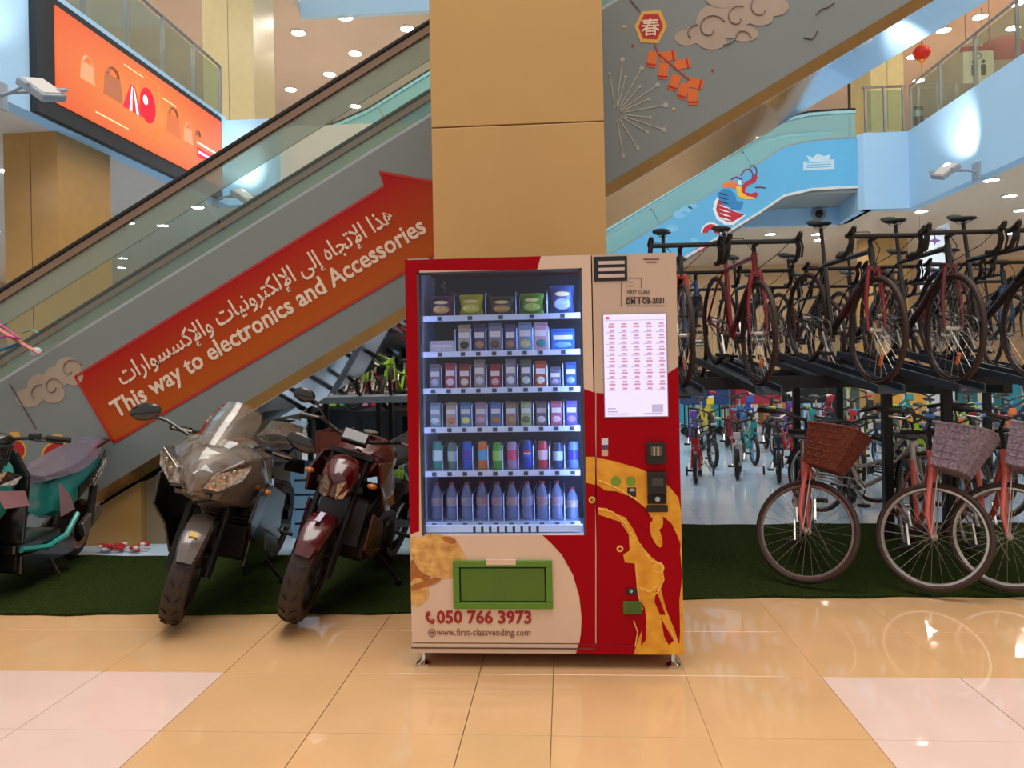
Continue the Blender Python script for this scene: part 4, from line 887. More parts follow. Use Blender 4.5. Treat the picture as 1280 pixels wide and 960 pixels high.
# card reader, note reader, coin slot, buttons
def module(name, x0, y0, x1, y1, d, m=m_blk):
    p, q = V(x0, y1), V(x1, y0); return MB().box(p.x, q.x, -d, 0, p.z, q.z).build(name, m, door2, smooth=0, bevel=0.004)
cr_ = module('card_reader', 808, 552.5, 831, 580, 0.02)
p, q = V(813, 569), V(826, 557); MB().box(p.x, q.x, -0.024, -0.02, p.z, q.z).build('reader_face', mat('reader_olive', '5a5040', 0.3), cr_, smooth=0)
for x in (817, 822): p, q = V(x-1, 569), V(x+1, 558); MB().box(p.x, q.x, -0.0255, -0.024, p.z, q.z).build('reader_bar', mat('reader_bar', 'a89880', 0.3), cr_, smooth=0)
nr = module('note_reader', 809, 589, 832, 617, 0.03)
p, q = V(814, 606), V(828, 596); MB().box(p.x, q.x, -0.034, -0.03, p.z, q.z).build('note_mouth', mat('mouth_grey', '3c3a36', 0.3), nr, smooth=0)
p, q = V(809, 629), V(832.5, 618); cs = MB().box(p.x, q.x, -0.022, 0, p.z, q.z).build('coin_slot', mat('bronze_black', '241c18', 0.3, metal=0.5), door2, smooth=0, bevel=0.003)
MB().cyl(V(822, 624, 0.022), V(822, 624, 0.028), 0.012, 14).build('coin_button', m_steel, cs)
module('label_plate', 808, 631, 834.5, 640, 0.012, mat('plate_brown', '1e1712', 0.35))
for x in (770, 788.5): MB().lathe([(6.2*YF/F, 0), (6.2*YF/F, 0.0015)], V(x, 601.5, 0.003), (0, -1, 0), 24).build('round_sticker', mat('green_sticker', '6f8f22', 0.4), door2)
sk = module('qr_plate', 784, 609, 795, 621, 0.004, mat('plate_dark', '2c2018', 0.4))
p, q = V(787, 614), V(793, 610.5); MB().box(p.x, q.x, -0.0055, -0.004, p.z, q.z).build('plate_mark', mat('plate_mark', 'a8988c', 0.5), sk, smooth=0)
MB().cyl(V(741.5, 626, 0.0), V(741.5, 626, 0.012), 0.008, 12).build('door_lock', mat('brass', 'b08a4a', 0.3, metal=0.9), door)
cc = module('coin_return', 779, 751, 802, 767, 0.012, m_green_d)
p, q = V(782, 765), V(800, 753); MB().box(p.x, q.x, -0.015, -0.012, p.z, q.z).build('return_cup', mat('return_green', '3a5a18', 0.4), cc, smooth=0)
lk = module('return_button', 782, 735, 797, 743, 0.008); MB().cyl(V(789, 739, 0.008), V(789, 739, 0.014), 0.008, 12).build('button', m_steel, lk)
# feet
m_chrome = mat('chrome', 'c8c4be', 0.15, metal=1.0)
for x in (V(527, 820).x, V(843, 820).x):
    for y in (0.05, VD-0.06):
        MB().lathe([(0.034, 0.0), (0.034, 0.010), (0.016, 0.022), (0.011, 0.03), (0.011, VZ0)], (x, y, 0), seg=18).build('foot', m_chrome, vend)
# hinge cap on the top left corner
p = V(512, 321); MB().box(p.x-0.01, p.x+0.09, 0.005, 0.06, VZ1, VZ1+0.006).build('hinge', m_steel, vend, smooth=0)
# ================================================================== BICYCLES
m_tyre = mat('tyre', '1c1613', 0.75); m_tyre_b = mat('tyre_brown', '33201a', 0.7); m_alu = mat('alloy', 'b9b4ac', 0.3, metal=0.9); m_spoke = mat('spoke_wire', 'a8a39c', 0.35, metal=0.9)
m_rimdark = mat('rim_dark', '2a2524', 0.4, metal=0.4); m_sadd = mat('saddle_black', '14100f', 0.5); m_grip = mat('grip_black', '17120f', 0.7); m_chain = mat('chain_steel', '6a635c', 0.4, metal=0.8)
m_refl = mat('reflector_amber', 'd86a10', 0.3, coat=0.5)
P_frame = mat('paint_frame', '1b1717', 0.3, coat=0.4); P_fork = mat('paint_fork', '8a1620', 0.3, coat=0.4); P_acc = mat('paint_accent', 'c9c4be', 0.3)
def wheel(name, parent, c, R, tr, rim_m, tyre_m, xfm, nsp=24, seg=36, refl=True):
    w = MB().torus(c, (0, 1, 0), R-tr, tr, seg, 8).xf(xfm).build(name, tyre_m, parent)
    MB().torus(c, (0, 1, 0), R-2.1*tr, tr*0.62, seg, 6, 1.0).xf(xfm).build('rim', rim_m, w)
    sp = MB(); C = Vector(c); ri = R-2.2*tr
    for k in range(nsp):
        a = 2*PI*k/nsp; b = a + (0.55 if k % 2 else -0.55); s = 0.025 if (k//2) % 2 else -0.025
        sp.tube([C + Vector((0.018*math.cos(b), s, 0.018*math.sin(b))), C + Vector((ri*math.cos(a), 0, ri*math.sin(a)))], 0.0013, 3, cap=False)
    o = sp.xf(xfm).build('spokes', m_spoke, w, smooth=0); o['kind'] = 'stuff'
    MB().lathe([(0.010, -0.05), (0.022, -0.034), (0.014, -0.028), (0.014, 0.028), (0.022, 0.034), (0.010, 0.05)], c, (0, 1, 0), 12).xf(xfm).build('hub', m_alu, w)
    if refl:
        MB().obox(C + Vector((ri*0.62*math.cos(-1.2), 0.0, ri*0.62*math.sin(-1.2))), (0.022, 0.012, 0.075), Matrix.Rotation(rad(20), 3, 'Y')).xf(xfm).build('reflector', m_refl, w, smooth=0)
    return w
def steer_xf(org, axis, ang): return Matrix.Translation(org) @ Matrix.Rotation(ang, 4, Vector(axis)) @ Matrix.Translation(-Vector(org))
I4 = Matrix.Identity(4)
def crankset(t, bb, rr, rear, len_, m_ring=None):
    ck = MB().torus(Vector(bb)+Vector((0, -0.045, 0)), (0, 1, 0), rr, 0.006, 28, 5).cyl(Vector(bb)+Vector((0, -0.06, 0)), Vector(bb)+Vector((0, 0.06, 0)), 0.018, 10)
    for k in range(4):
        a = PI/4+PI/2*k; ck.tube([Vector(bb)+Vector((0, -0.045, 0)), Vector(bb)+Vector((rr*math.cos(a), -0.045, rr*math.sin(a)))], 0.006, 4)
    ck = ck.build('crankset', m_ring or m_chain, t)
    for s, a in ((-1, -0.9), (1, PI-0.9)):
        e = Vector(bb) + Vector((len_*math.cos(a), s*0.075, len_*math.sin(a)))
        MB().beam(Vector(bb)+Vector((0, s*0.07, 0)), e, 0.012, 0.022).build('crank_arm', m_alu, ck, smooth=0)
        MB().box(e.x-0.04, e.x+0.04, e.y+s*0.01-0.045*(s < 0), e.y+s*0.01+0.045*(s > 0)+0.03, e.z-0.011, e.z+0.011).build('pedal', m_grip, ck, smooth=0)
    b, r = Vector(bb), Vector(rear)
    MB().tube([b+Vector((0, -0.045, rr)), r+Vector((0, -0.045, 0.035)), r+Vector((-0.035, -0.045, 0)), r+Vector((0, -0.045, -0.035)), b+Vector((0, -0.045, -rr))], 0.005, 4).build('chain', m_chain, t)
    MB().lathe([(0.036, -0.006), (0.036, 0.006)], r+Vector((0, -0.045, 0)), (0, 1, 0), 16).build('sprocket', m_chain, t)
def saddle(t, x, z, l=0.26, w=0.07, name='saddle'):
    rings = []
    for u, ww, hh in ((-1, 0.55, 0.6), (-0.85, 0.95, 0.9), (-0.5, 1.0, 1.0), (-0.1, 0.62, 0.85), (0.4, 0.33, 0.75), (0.85, 0.26, 0.6), (1, 0.15, 0.3)):
        rings.append([(x+u*l/2, ww*w*math.cos(a), z + 0.022*hh*math.sin(a) + (0.012 if u < -0.6 else 0)) for a in [2*PI*k/10 for k in range(10)]])
    s = MB().loft(rings).build(name, m_sadd, t)
    MB().tube([(x-l*0.35, 0.02, z-0.015), (x-0.03, 0.02, z-0.04), (x+l*0.3, 0.012, z-0.012)], 0.0035, 4).tube([(x-l*0.35, -0.02, z-0.015), (x-0.03, -0.02, z-0.04), (x+l*0.3, -0.012, z-0.012)], 0.0035, 4).build('saddle_rails', m_alu, s)
def road_bike(name='road_bicycle', lab='', steer=0.0):
    t = empty(name, (0, 0, 0), 0, lab, 'bicycle'); R, tr = 0.34, 0.016
    bb, ra, fa = Vector((0, 0, 0.275)), Vector((-0.41, 0, R)), Vector((0.585, 0, R))
    ax = Vector((-0.309, 0, 0.951)); crown = Vector((0.505, 0, 0.715)); ht = crown + ax*0.14; st = Vector((-0.165, 0, 0.775)); S = steer_xf(ht, ax, steer)
    fr = MB().tube([bb, st], 0.016, 10).tube([st + Vector((0.01, 0, -0.04)), ht - ax*0.02], 0.017, 10).tube([bb, crown + ax*0.02], 0.024, 10).tube([crown, ht], 0.021, 10)
    for s in (-1, 1): fr.tube([bb + Vector((-0.02, s*0.03, 0)), Vector((-0.2, s*0.045, 0.31)), ra + Vector((0, s*0.062, 0))], 0.010, 7).tube([st + Vector((0, s*0.012, -0.05)), Vector((-0.25, s*0.04, 0.62)), ra + Vector((0, s*0.062, 0))], 0.008, 7)
    fr.tube([bb+Vector((0, -0.035, 0)), bb+Vector((0, 0.035, 0))], 0.024, 10); fr.build('frame', P_frame, t)
    MB().tube([bb.lerp(crown, 0.25) + Vector((0, 0, 0.004)), bb.lerp(crown, 0.75) + Vector((0, 0, 0.004))], 0.0255, 10).build('frame_stripe', P_acc, t)
    fk = MB()
    for s in (-1, 1): fk.tube([crown + Vector((0, s*0.03, 0.0)), crown.lerp(fa, 0.5) + Vector((-0.005, s*0.055, 0)), fa + Vector((0, s*0.055, 0))], [0.016, 0.013, 0.008], 8)
    fk.tube([crown + Vector((0, -0.035, 0.005)), crown + Vector((0, 0.035, 0.005))], 0.017, 8).xf(S).build('fork', P_fork, t)
    wheel('front_wheel', t, fa, R, tr, m_rimdark, m_tyre_b, S); wheel('rear_wheel', t, ra, R, tr, m_rimdark, m_tyre_b, I4, refl=False)
    MB().tube([st - (st-bb).normalized()*0.05, Vector((-0.245, 0, 1.005))], 0.0135, 8).build('seat_post', m_rimdark, t); saddle(t, -0.23, 1.025)
    bc = ht + ax*0.05 + Vector((0.095, 0, 0.025)); MB().tube([ht, ht+ax*0.05, bc], 0.015, 8).xf(S).build('stem', m_sadd, t)
    pts = []
    for s in (-1, 1):
        y = s*0.215; p = [bc, bc + Vector((0, y*0.5, 0)), bc + Vector((0, y*0.93, 0)), bc + Vector((0.04, y, 0.0)), bc + Vector((0.085, y, 0.0)), bc + Vector((0.10, y*1.02, -0.04)), bc + Vector((0.075, y*1.04, -0.095)), bc + Vector((0.02, y*1.05, -0.125)), bc + Vector((-0.05, y*1.05, -0.125))]
        pts.append(p)
    hb = MB()
    for p in pts: hb.tube(p, 0.0155, 8)
    hb = hb.xf(S).build('handlebar', m_grip, t)
    for s in (-1, 1):
        y = s*0.218; q = bc + Vector((0.095, y, 0.0))
        MB().tube([q + Vector((-0.02, 0, 0.005)), q + Vector((0.02, 0, 0.03)), q + Vector((0.035, 0, 0.055))], [0.018, 0.019, 0.012], 8).tube([q + Vector((0.03, 0, 0.02)), q + Vector((0.05, s*0.01, -0.04)), q + Vector((0.035, s*0.01, -0.10))], 0.007, 6).xf(S).build('brake_lever', m_sadd, hb)
        MB().tube([q + Vector((0.01, 0, 0.02)), q + Vector((0.09, -s*0.06, 0.02)), q + Vector((0.06, -s*0.15, -0.08)), crown + Vector((0.02, 0, 0.03))], 0.0028, 4).xf(S).build('brake_cable', m_sadd, hb)
    crankset(t, bb, 0.085, ra, 0.17)
    MB().tube([ra + Vector((0.0, -0.07, -0.03)), ra + Vector((0.02, -0.07, -0.11))], 0.012, 6).build('derailleur', m_rimdark, t)
    return t
P_pink = mat('paint_pink', 'c25a52', 0.3, coat=0.4); m_bask = {}
def basket_mat(n, c, c2):
    m = mat(n, c, 0.6, var=0.35, scale=60, bump=0.6, col2=c2); return m
m_bk1 = basket_mat('basket_brown', '521c0c', '7a341a'); m_bk2 = basket_mat('basket_lilac', '77667a', '9a8a98'); m_guard = mat('chain_guard_silver', 'b4b2ae', 0.3, metal=0.5)
def city_bike(name, lab, steer, bm, frame_m, basket=True, group=None):
    t = empty(name, (0, 0, 0), 0, lab, 'bicycle', group); R, tr = 0.33, 0.019
    bb, ra, fa = Vector((0, 0, 0.28)), Vector((-0.46, 0, R)), Vector((0.62, 0, R))
    ax = Vector((-0.34, 0, 0.94)); crown = Vector((0.515, 0, 0.70)); ht = crown + ax*0.15; S = steer_xf(ht, ax, steer); st = Vector((-0.17, 0, 0.70))
    fr = MB().tube([bb, st], 0.017, 10).tube([crown+ax*0.02, Vector((0.25, 0, 0.42)), Vector((0.08, 0, 0.32)), bb], 0.020, 10).tube([ht-ax*0.03, Vector((0.25, 0, 0.56)), Vector((0.0, 0, 0.47)), Vector((-0.10, 0, 0.50))], 0.015, 10).tube([crown-ax*0.01, ht], 0.022, 10)
    for s in (-1, 1): fr.tube([bb + Vector((-0.02, s*0.03, 0)), ra + Vector((0, s*0.065, 0))], 0.010, 7).tube([st + Vector((0.02, s*0.015, -0.08)), ra + Vector((0, s*0.065, 0))], 0.009, 7)
    fr.build('frame', frame_m, t)
    fk = MB()
    for s in (-1, 1): fk.tube([crown + Vector((0, s*0.04, 0.01)), crown.lerp(fa, 0.35) + Vector((-0.012, s*0.06, 0)), crown.lerp(fa, 0.7) + Vector((-0.022, s*0.062, 0)), fa + Vector((0, s*0.06, 0))], [0.016, 0.015, 0.012, 0.009], 8)
    fk.tube([crown + Vector((0, -0.045, 0.012)), crown + Vector((0, 0.045, 0.012))], 0.018, 8).xf(S).build('fork', frame_m, t)
    wheel('front_wheel', t, fa, R, tr, m_alu, m_tyre_b, S, 28, 44, False); wheel('rear_wheel', t, ra, R, tr, m_alu, m_tyre_b, I4, 28, 44, False)
    for c, XF, a0, a1, nm in ((ra, I4, 0.15, 2.9, 'rear_fender'),):
        arc = [a0+(a1-a0)*k/12 for k in range(13)]
        rings = [[c + Vector((rr*math.cos(a), y, rr*math.sin(a))) for rr, y in ((R+0.012, -0.028), (R+0.024, 0), (R+0.012, 0.028), (R+0.009, 0.027), (R+0.020, 0), (R+0.009, -0.027))] for a in arc]
        MB().loft(rings).xf(XF).build(nm, m_sadd, t)
    MB().tube([st - Vector((0, 0, 0.03)), Vector((-0.205, 0, 0.83))], 0.0135, 8).build('seat_post', m_alu, t); saddle(t, -0.215, 0.86, 0.27, 0.10)
    top = ht + ax*0.14; hb = MB().tube([ht, top], 0.013, 8).tube([top + Vector((-0.20, -0.28, 0.0)), top + Vector((-0.10, -0.27, 0.02)), top + Vector((0.03, -0.14, 0.03)), top, top + Vector((0.03, 0.14, 0.03)), top + Vector((-0.10, 0.27, 0.02)), top + Vector((-0.20, 0.28, 0.0))], 0.0115, 8).xf(S).build('handlebar', m_rimdark, t)
    for s in (-1, 1): MB().tube([top + Vector((-0.11, s*0.272, 0.018)), top + Vector((-0.23, s*0.285, -0.005))], 0.017, 8).xf(S).build('grip', m_grip, hb); MB().tube([top + Vector((-0.06, s*0.235, 0.02)), top + Vector((-0.08, s*0.26, -0.02)), top + Vector((-0.17, s*0.275, -0.03))], 0.006, 6).xf(S).build('brake_lever', m_alu, hb)
    if basket:
        bx, zb, zt = ht.x+0.05, crown.z+0.04, crown.z+0.29
        def rr(x0, x1, w, z, skew=0.0, lift=0.0, n=5):
            c = [(x0, -w), (x1*0.75+x0*0.25, -w*1.02), (x1, -w*0.72), (x1+0.012, 0), (x1, w*0.72), (x1*0.75+x0*0.25, w*1.02), (x0, w)]
            return [Vector((x, y, z + lift*(x-x0))) for x, y in c]
        o0, o1 = rr(bx, bx+0.19, 0.13, zb), rr(bx-0.02, bx+0.27, 0.19, zt, lift=0.10)
        i1, i0 = [p + Vector((0.006 if p.x < bx+0.05 else -0.006, -0.006*(1 if p.y > 0 else -1), 0)) for p in o1], [p + Vector((0.006 if p.x < bx+0.05 else -0.006, -0.006*(1 if p.y > 0 else -1), 0.008)) for p in o0]
        bk = MB().loft([o0, o1, i1, i0]).xf(S).build('basket', bm, t, smooth=0)
        MB().tube(o1, 0.008, 6, closed=True).xf(S).build('basket_rim', bm, bk)
        for v in (0.2, 0.36, 0.52, 0.68, 0.84): MB().tube([a.lerp(b, v) for a, b in zip(o0, o1)], 0.0045, 4, closed=True).xf(S).build('weave_band', bm, bk)
        for k in range(7):
            for u in (0.0, 0.33, 0.66):
                a, b = o0[k].lerp(o0[(k+1) % 7], u), o1[k].lerp(o1[(k+1) % 7], u); MB().tube([a, b], 0.004, 4).xf(S).build('stake', bm, bk)
        MB().tube([Vector((bx+0.03, 0.05, zb)), fa + Vector((0, 0.065, 0))], 0.004, 4).tube([Vector((bx+0.03, -0.05, zb)), fa + Vector((0, -0.065, 0))], 0.004, 4).xf(S).build('basket_stay', m_alu, bk)
    crankset(t, bb, 0.08, ra, 0.165)
    MB().tube([bb + Vector((0.09, -0.055, 0.0)), bb + Vector((0.0, -0.055, 0.085)), ra + Vector((0.0, -0.055, 0.05))], 0.012, 6, flat=0.6).build('chain_guard', m_guard, t)
    MB().tube([bb + Vector((-0.06, 0.04, 0.0)), Vector((-0.12, 0.17, 0.012))], 0.008, 6).build('kickstand', m_alu, t)
    return t
P_kid = mat('paint_kid', '6aa82c', 0.3, coat=0.4); P_kid2 = mat('paint_kid_trim', 'd8d4d0', 0.35)
def kids_bike(name, lab, trainer=True):
    t = empty(name, (0, 0, 0), 0, lab, 'bicycle'); R, tr = 0.195, 0.026
    bb, ra, fa = Vector((0, 0, 0.20)), Vector((-0.30, 0, R)), Vector((0.41, 0, R)); ax = Vector((-0.30, 0, 0.954)); crown = Vector((0.35, 0, 0.43)); ht = crown + ax*0.11; st = Vector((-0.11, 0, 0.43))
    fr = MB().tube([bb, st], 0.018, 8).tube([crown+ax*0.03, bb], 0.026, 8).tube([ht-ax*0.02, Vector((0.1, 0, 0.42)), st-Vector((0, 0, 0.05))], 0.018, 8).tube([crown, ht], 0.024, 8)
    for s in (-1, 1): fr.tube([bb + Vector((0, s*0.03, 0)), ra + Vector((0, s*0.055, 0))], 0.011, 6).tube([st + Vector((0, s*0.015, -0.05)), ra + Vector((0, s*0.055, 0))], 0.010, 6)
    fr.build('frame', P_kid, t)
    fk = MB()
    for s in (-1, 1): fk.tube([crown + Vector((0, s*0.045, 0)), fa + Vector((0, s*0.05, 0))], 0.014, 7)
    fk.tube([crown + Vector((0, -0.05, 0)), crown + Vector((0, 0.05, 0))], 0.018, 7).build('fork', P_kid, t)
    wheel('front_wheel', t, fa, R, tr, P_kid2, m_tyre, I4, 12, 26, False); wheel('rear_wheel', t, ra, R, tr, P_kid2, m_tyre, I4, 12, 26, False)
    MB().tube([st - Vector((0, 0, 0.03)), Vector((-0.135, 0, 0.53))], 0.013, 7).build('seat_post', m_alu, t); saddle(t, -0.14, 0.555, 0.22, 0.075)
    top = ht + ax*0.16; hb = MB().tube([ht, top], 0.013, 7).tube([top + Vector((-0.05, -0.24, 0.07)), top + Vector((0, -0.12, 0.05)), top, top + Vector((0, 0.12, 0.05)), top + Vector((-0.05, 0.24, 0.07))], 0.011, 7).build('handlebar', m_rimdark, t)
    for s in (-1, 1): MB().tube([top + Vector((-0.03, s*0.19, 0.063)), top + Vector((-0.055, s*0.26, 0.072))], 0.017, 7).build('grip', P_kid2, hb)
    MB().obox(crown + Vector((0.05, 0, 0.12)), (0.02, 0.09, 0.09), Matrix.Rotation(rad(-12), 3, 'Y')).build('number_plate', P_kid, t, smooth=0, bevel=0.01)
    crankset(t, bb, 0.055, ra, 0.10)
    if trainer:
        for s in (-1, 1):
            MB().tube([ra + Vector((0, s*0.06, 0)), Vector((-0.32, s*0.15, 0.06)), Vector((-0.32, s*0.19, 0.06))], 0.008, 6).build('stabiliser_arm', m_alu, t)
            MB().lathe([(0.03, -0.014), (0.06, -0.012), (0.06, 0.012), (0.03, 0.014)], Vector((-0.32, s*0.18, 0.06)), (0, 1, 0), 16).build('stabiliser_wheel', m_tyre, t)
    return t
def pose(t, contact, direc, fx, lean=0.0, z=0.0, pitch=0.0):
    """put the bike so that its front wheel touches the ground at contact, heading direc (x, y)"""
    d = Vector((direc[0], direc[1], 0)).normalized(); a = math.atan2(d.y, d.x)
    t.location = Vector((contact[0], contact[1], z)) - d*fx*math.cos(pitch) + Vector((0, 0, fx*math.sin(pitch))); t.rotation_euler = (lean, pitch, a)
# --- bike rack with the road bikes on its upper tier
RZ = 1.30; PITCH = rad(8)
m_rack = mat('rack_black', '0f0e10', 0.45, metal=0.3); m_chan = mat('rack_channel', '39424e', 0.4, metal=0.5)
YK = 5.30
hd = Vector((0.09, -0.996, 0))
fronts = [(853, 5.15), (946, 5.10), (1092, 5.00), (1188, 4.95), (1292, 4.95)]
back = [(872, 6.75), (950, 6.75), (1030, 6.7), (1105, 6.7), (1180, 6.65), (1256, 6.6)]
rk = empty('bike_rack', (3.2, 6.3, 0), 0, 'long black two-tier rack carrying the road bicycles', 'bike rack'); RO = rk.location
xr0, xr1 = at(840, 470, 5.9).x, 5.6
for y, zz in ((5.55, 0), (7.25, 0.0), (8.9, 0.0)):
    MB().box(xr0-RO.x, xr1-RO.x, y-0.03-RO.y, y+0.03-RO.y, RZ-0.05, RZ+0.035).build('rail', m_rack, rk, smooth=0)
for x in (xr0+0.05, at(1108, 500, 6.38).x, at(1183, 500, 6.38).x, 4.6):
    for y in (6.38, 8.8): MB().box(x-0.035-RO.x, x+0.035-RO.x, y-0.03-RO.y, y+0.03-RO.y, 0.022, RZ-0.05).build('post', m_rack, rk, smooth=0)
    MB().box(x-0.03-RO.x, x+0.03-RO.x, 5.52-RO.y, 8.93-RO.y, RZ-0.11, RZ-0.05).build('cross_beam', m_rack, rk, smooth=0)
back2 = [(875, 8.35), (968, 8.3), (1032, 8.35), (1096, 8.3), (1160, 8.3), (1222, 8.25), (1282, 8.25)]
for (px, Y) in fronts + back + back2:
    c = at(px, 472, Y); c = Vector((c.x, c.y, RZ)); sl_ = math.tan(PITCH); a, b = c + hd*0.22 - Vector((0, 0, 0.03 + 0.22*sl_)), c - hd*1.40 + Vector((0, 0, -0.03 + 1.40*sl_))
    MB().beam(a-RO, b-RO, 0.16, 0.012).beam(a-RO + Vector((0.08, 0.02, 0.02)), b-RO + Vector((0.08, 0.02, 0.02)), 0.012, 0.05).beam(a-RO - Vector((0.08, 0.02, -0.02)), b-RO - Vector((0.08, 0.02, -0.02)), 0.012, 0.05).build('wheel_channel', m_chan, rk, smooth=0)
proto = road_bike()
F_labels = ['black road bicycle with an orange red fork, against the edge of the vending machine', 'red road bicycle on the upper tier, nearest to the machine but one', 'black road bicycle with red fork on the upper tier, above the brown basket', 'black road bicycle with red fork on the upper tier, above the lilac baskets', 'dark road bicycle on the upper tier at the right edge of the picture']
cols_front = [('1a1414', 'c03a1c', 'c8502a'), ('7c1220', '7c1220', '3a0c12'), ('181416', '7e1c24', '4a1a20'), ('161316', '5e1a22', '3a1418'), ('141214', '1c1618', '2a2426')]
cols_back = [('2a5a94', '1c1a1c', '6a88b0'), ('171518', '171518', '5a1820'), ('501820', '1c1618', '3a2a30'), ('181618', '4a1018', '707480'), ('16161a', '16161a', 'a03030'), ('1a1a1e', '2a4a7a', '8a8a90')]
B_labels = ['black and blue road bicycle in the second row of the upper tier', 'plain black road bicycle in the second row, behind the red one', 'wine red road bicycle in the second row of the upper tier', 'black road bicycle with dark red fork in the second row of the upper tier', 'black road bicycle with red stripe in the second row of the tier, second from right', 'black road bicycle with navy fork in the second row of the upper tier']
def paint(c): return mat('paint_' + c, c, 0.28, coat=0.4)
first = True
cols_b2 = [('15151a', '15151a', '4a4a52'), ('1a1414', '3a1014', '5a5458'), ('101418', '101418', '3a4a5a'), ('181414', '181414', '6a3030'), ('14161a', '242a34', '50565e'), ('1c1416', '40141a', '5a5054'), ('121214', '121214', '606468'), ('16181c', '16181c', '8a3a30')]
B2 = ['dark road bicycle in the third row of the upper tier, ' + o_ + ' from the left' for o_ in ORD[:7]]
for lst, cols, labs, ln in ((fronts, cols_front, F_labels, 1), (back, cols_back, B_labels, -1), (back2, cols_b2, B2, 1)):
    for i, (px, Y) in enumerate(lst):
        t = proto if first else copy_tree(proto); first = False
        c = at(px, 472, Y); j = (i*37 % 11 - 5)*0.012
        pose(t, (c.x, c.y), (0.09+j, -0.996), 0.585, 0, RZ - 0.018, PITCH)
        tag(t, labs[i], 'bicycle', 'road bicycles on the rack')
        recs = dict(zip(('paint_frame', 'paint_fork', 'paint_accent'), cols[i])); COLS_ = {k: paint(v) for k, v in recs.items()}
        t['_'] = 0; t.pop('_'); RECO = globals().setdefault('RECO', []); RECO.append((t, COLS_))
for t, sw in RECO: recolour(t, sw)
# --- pink city bikes parked on the turf
hd2 = Vector((-0.24, -0.97, 0))
for i, (px, py, lab, bm, st_) in enumerate(((1009, 733, 'pink city bicycle with a brown woven basket', m_bk1, 1.20), (1168, 743, 'pink city bicycle with a lilac basket, in front of the rack post', m_bk2, 1.22), (1262, 743, 'pink city bicycle with a lilac basket, cut by the right edge', m_bk2, 1.22))):
    t = city_bike('city_bicycle', lab, st_, bm, P_pink, True, 'pink city bicycles with baskets')
    c = flo(px, py); pose(t, (0, 0), hd2, 0.0)
    ht = Vector((0.464, 0, 0.841)); ax = Vector((-0.34, 0, 0.94)); S = steer_xf(ht, ax, st_); w = S @ Vector((0.62, 0, 0.33)); a = math.atan2(hd2.y, hd2.x)
    wx, wy = w.x*math.cos(a)-w.y*math.sin(a), w.x*math.sin(a)+w.y*math.cos(a)
    t.location = (c.x-wx, c.y-wy, 0.018)
t = city_bike('city_bicycle', 'silver city bicycle without basket between the pink bicycles', 0.3, m_bk2, mat('paint_silver', 'b8aaa6', 0.3, coat=0.3), False)
c = flo(1160, 668); pose(t, (c.x, c.y), (0.55, -0.83), 0.62, 0, 0.018)
t = city_bike('city_bicycle', 'black city bicycle parked behind the silver bicycle', 0.2, m_bk2, mat('paint_black_city', '191719', 0.3, coat=0.3), False)
c = flo(1240, 652); pose(t, (c.x, c.y), (0.62, -0.78), 0.62, 0, 0.018)
# --- kids bikes on the shop floor
kp = kids_bike('kids_bicycle', ''); kn = kids_bike('kids_bicycle', '', False)
CN = [('red', 'b01824'), ('blue', '1f50a8'), ('lime green', '9ac41c'), ('black', '17171a'), ('pink', 'd0487c'), ('white', 'c8ccd0'), ('purple', '5a3a98'), ('orange', 'd0661c'), ('teal', '1c8a90'), ('yellow', 'd8c020'), ('navy', '1c2a50'), ('crimson', '8a1428'), ('grey', '6a7078')]
TR = ['c8ccd0', '17171a', 'e0d8c8', '3a90c8', 'c01c30', '9ac41c']
WHERE = {0: 'front row of the shop floor', 1: 'second row of the shop floor', 2: 'third row of the shop floor', 3: 'back row of the shop floor'}
rnd = random.Random(11); usedk = {'p': False, 'n': False}; seen = {}
rowdef = [(0, 9.3, 52, 868), (1, 10.6, 52, 890), (2, 12.0, 50, 866), (3, 13.5, 50, 888)]
def put_kid(px, Y, z, ci, place, heading, trainer, k_tr, X=None, scale=1.0):
    key = 'p' if trainer else 'n'; src = kp if trainer else kn
    t = src if not usedk[key] else copy_tree(src); usedk[key] = True
    x = at(px, 500, Y).x if X is None else X
    pose(t, (x, Y), (math.sin(heading), -math.cos(heading)), 0.41*scale, 0, z); t.scale = (scale,)*3
    n, c = CN[ci]; KJ.append((t, {'paint_kid': paint(c), 'paint_kid_trim': paint(TR[k_tr])}))
    kk = (n, place); seen.setdefault(kk, []).append(t)
    t['category'] = 'bicycle'; t['group'] = 'small bicycles in the shop'
    return t
KJ = []
for r, Y, step, x0_ in rowdef:
    for i in range(int((1300-x0_)/step)+1):
        ci = (i*5 + r*3) % 13; sc = (0.92 + 0.13*r) * (1 + rnd.uniform(-0.06, 0.06))
        put_kid(x0_ + step*i, Y + 0.30*(i % 2), 0.002, ci, WHERE[r], (-0.25, 0.1, -0.15, 0.05)[r] + rnd.uniform(-0.06, 0.06), r < 1 and i % 2 == 0, (i*2+r) % 6, scale=sc)
for i, (px, ci) in enumerate(((1062, 2), (1146, 2), (1208, 0), (1258, 3))):
    put_kid(px, 7.95 + 0.12*(i % 2), 0.002, ci, 'floor behind the rack', -0.2 + 0.1*(i % 3), False, (i+1) % 6, scale=1.12)
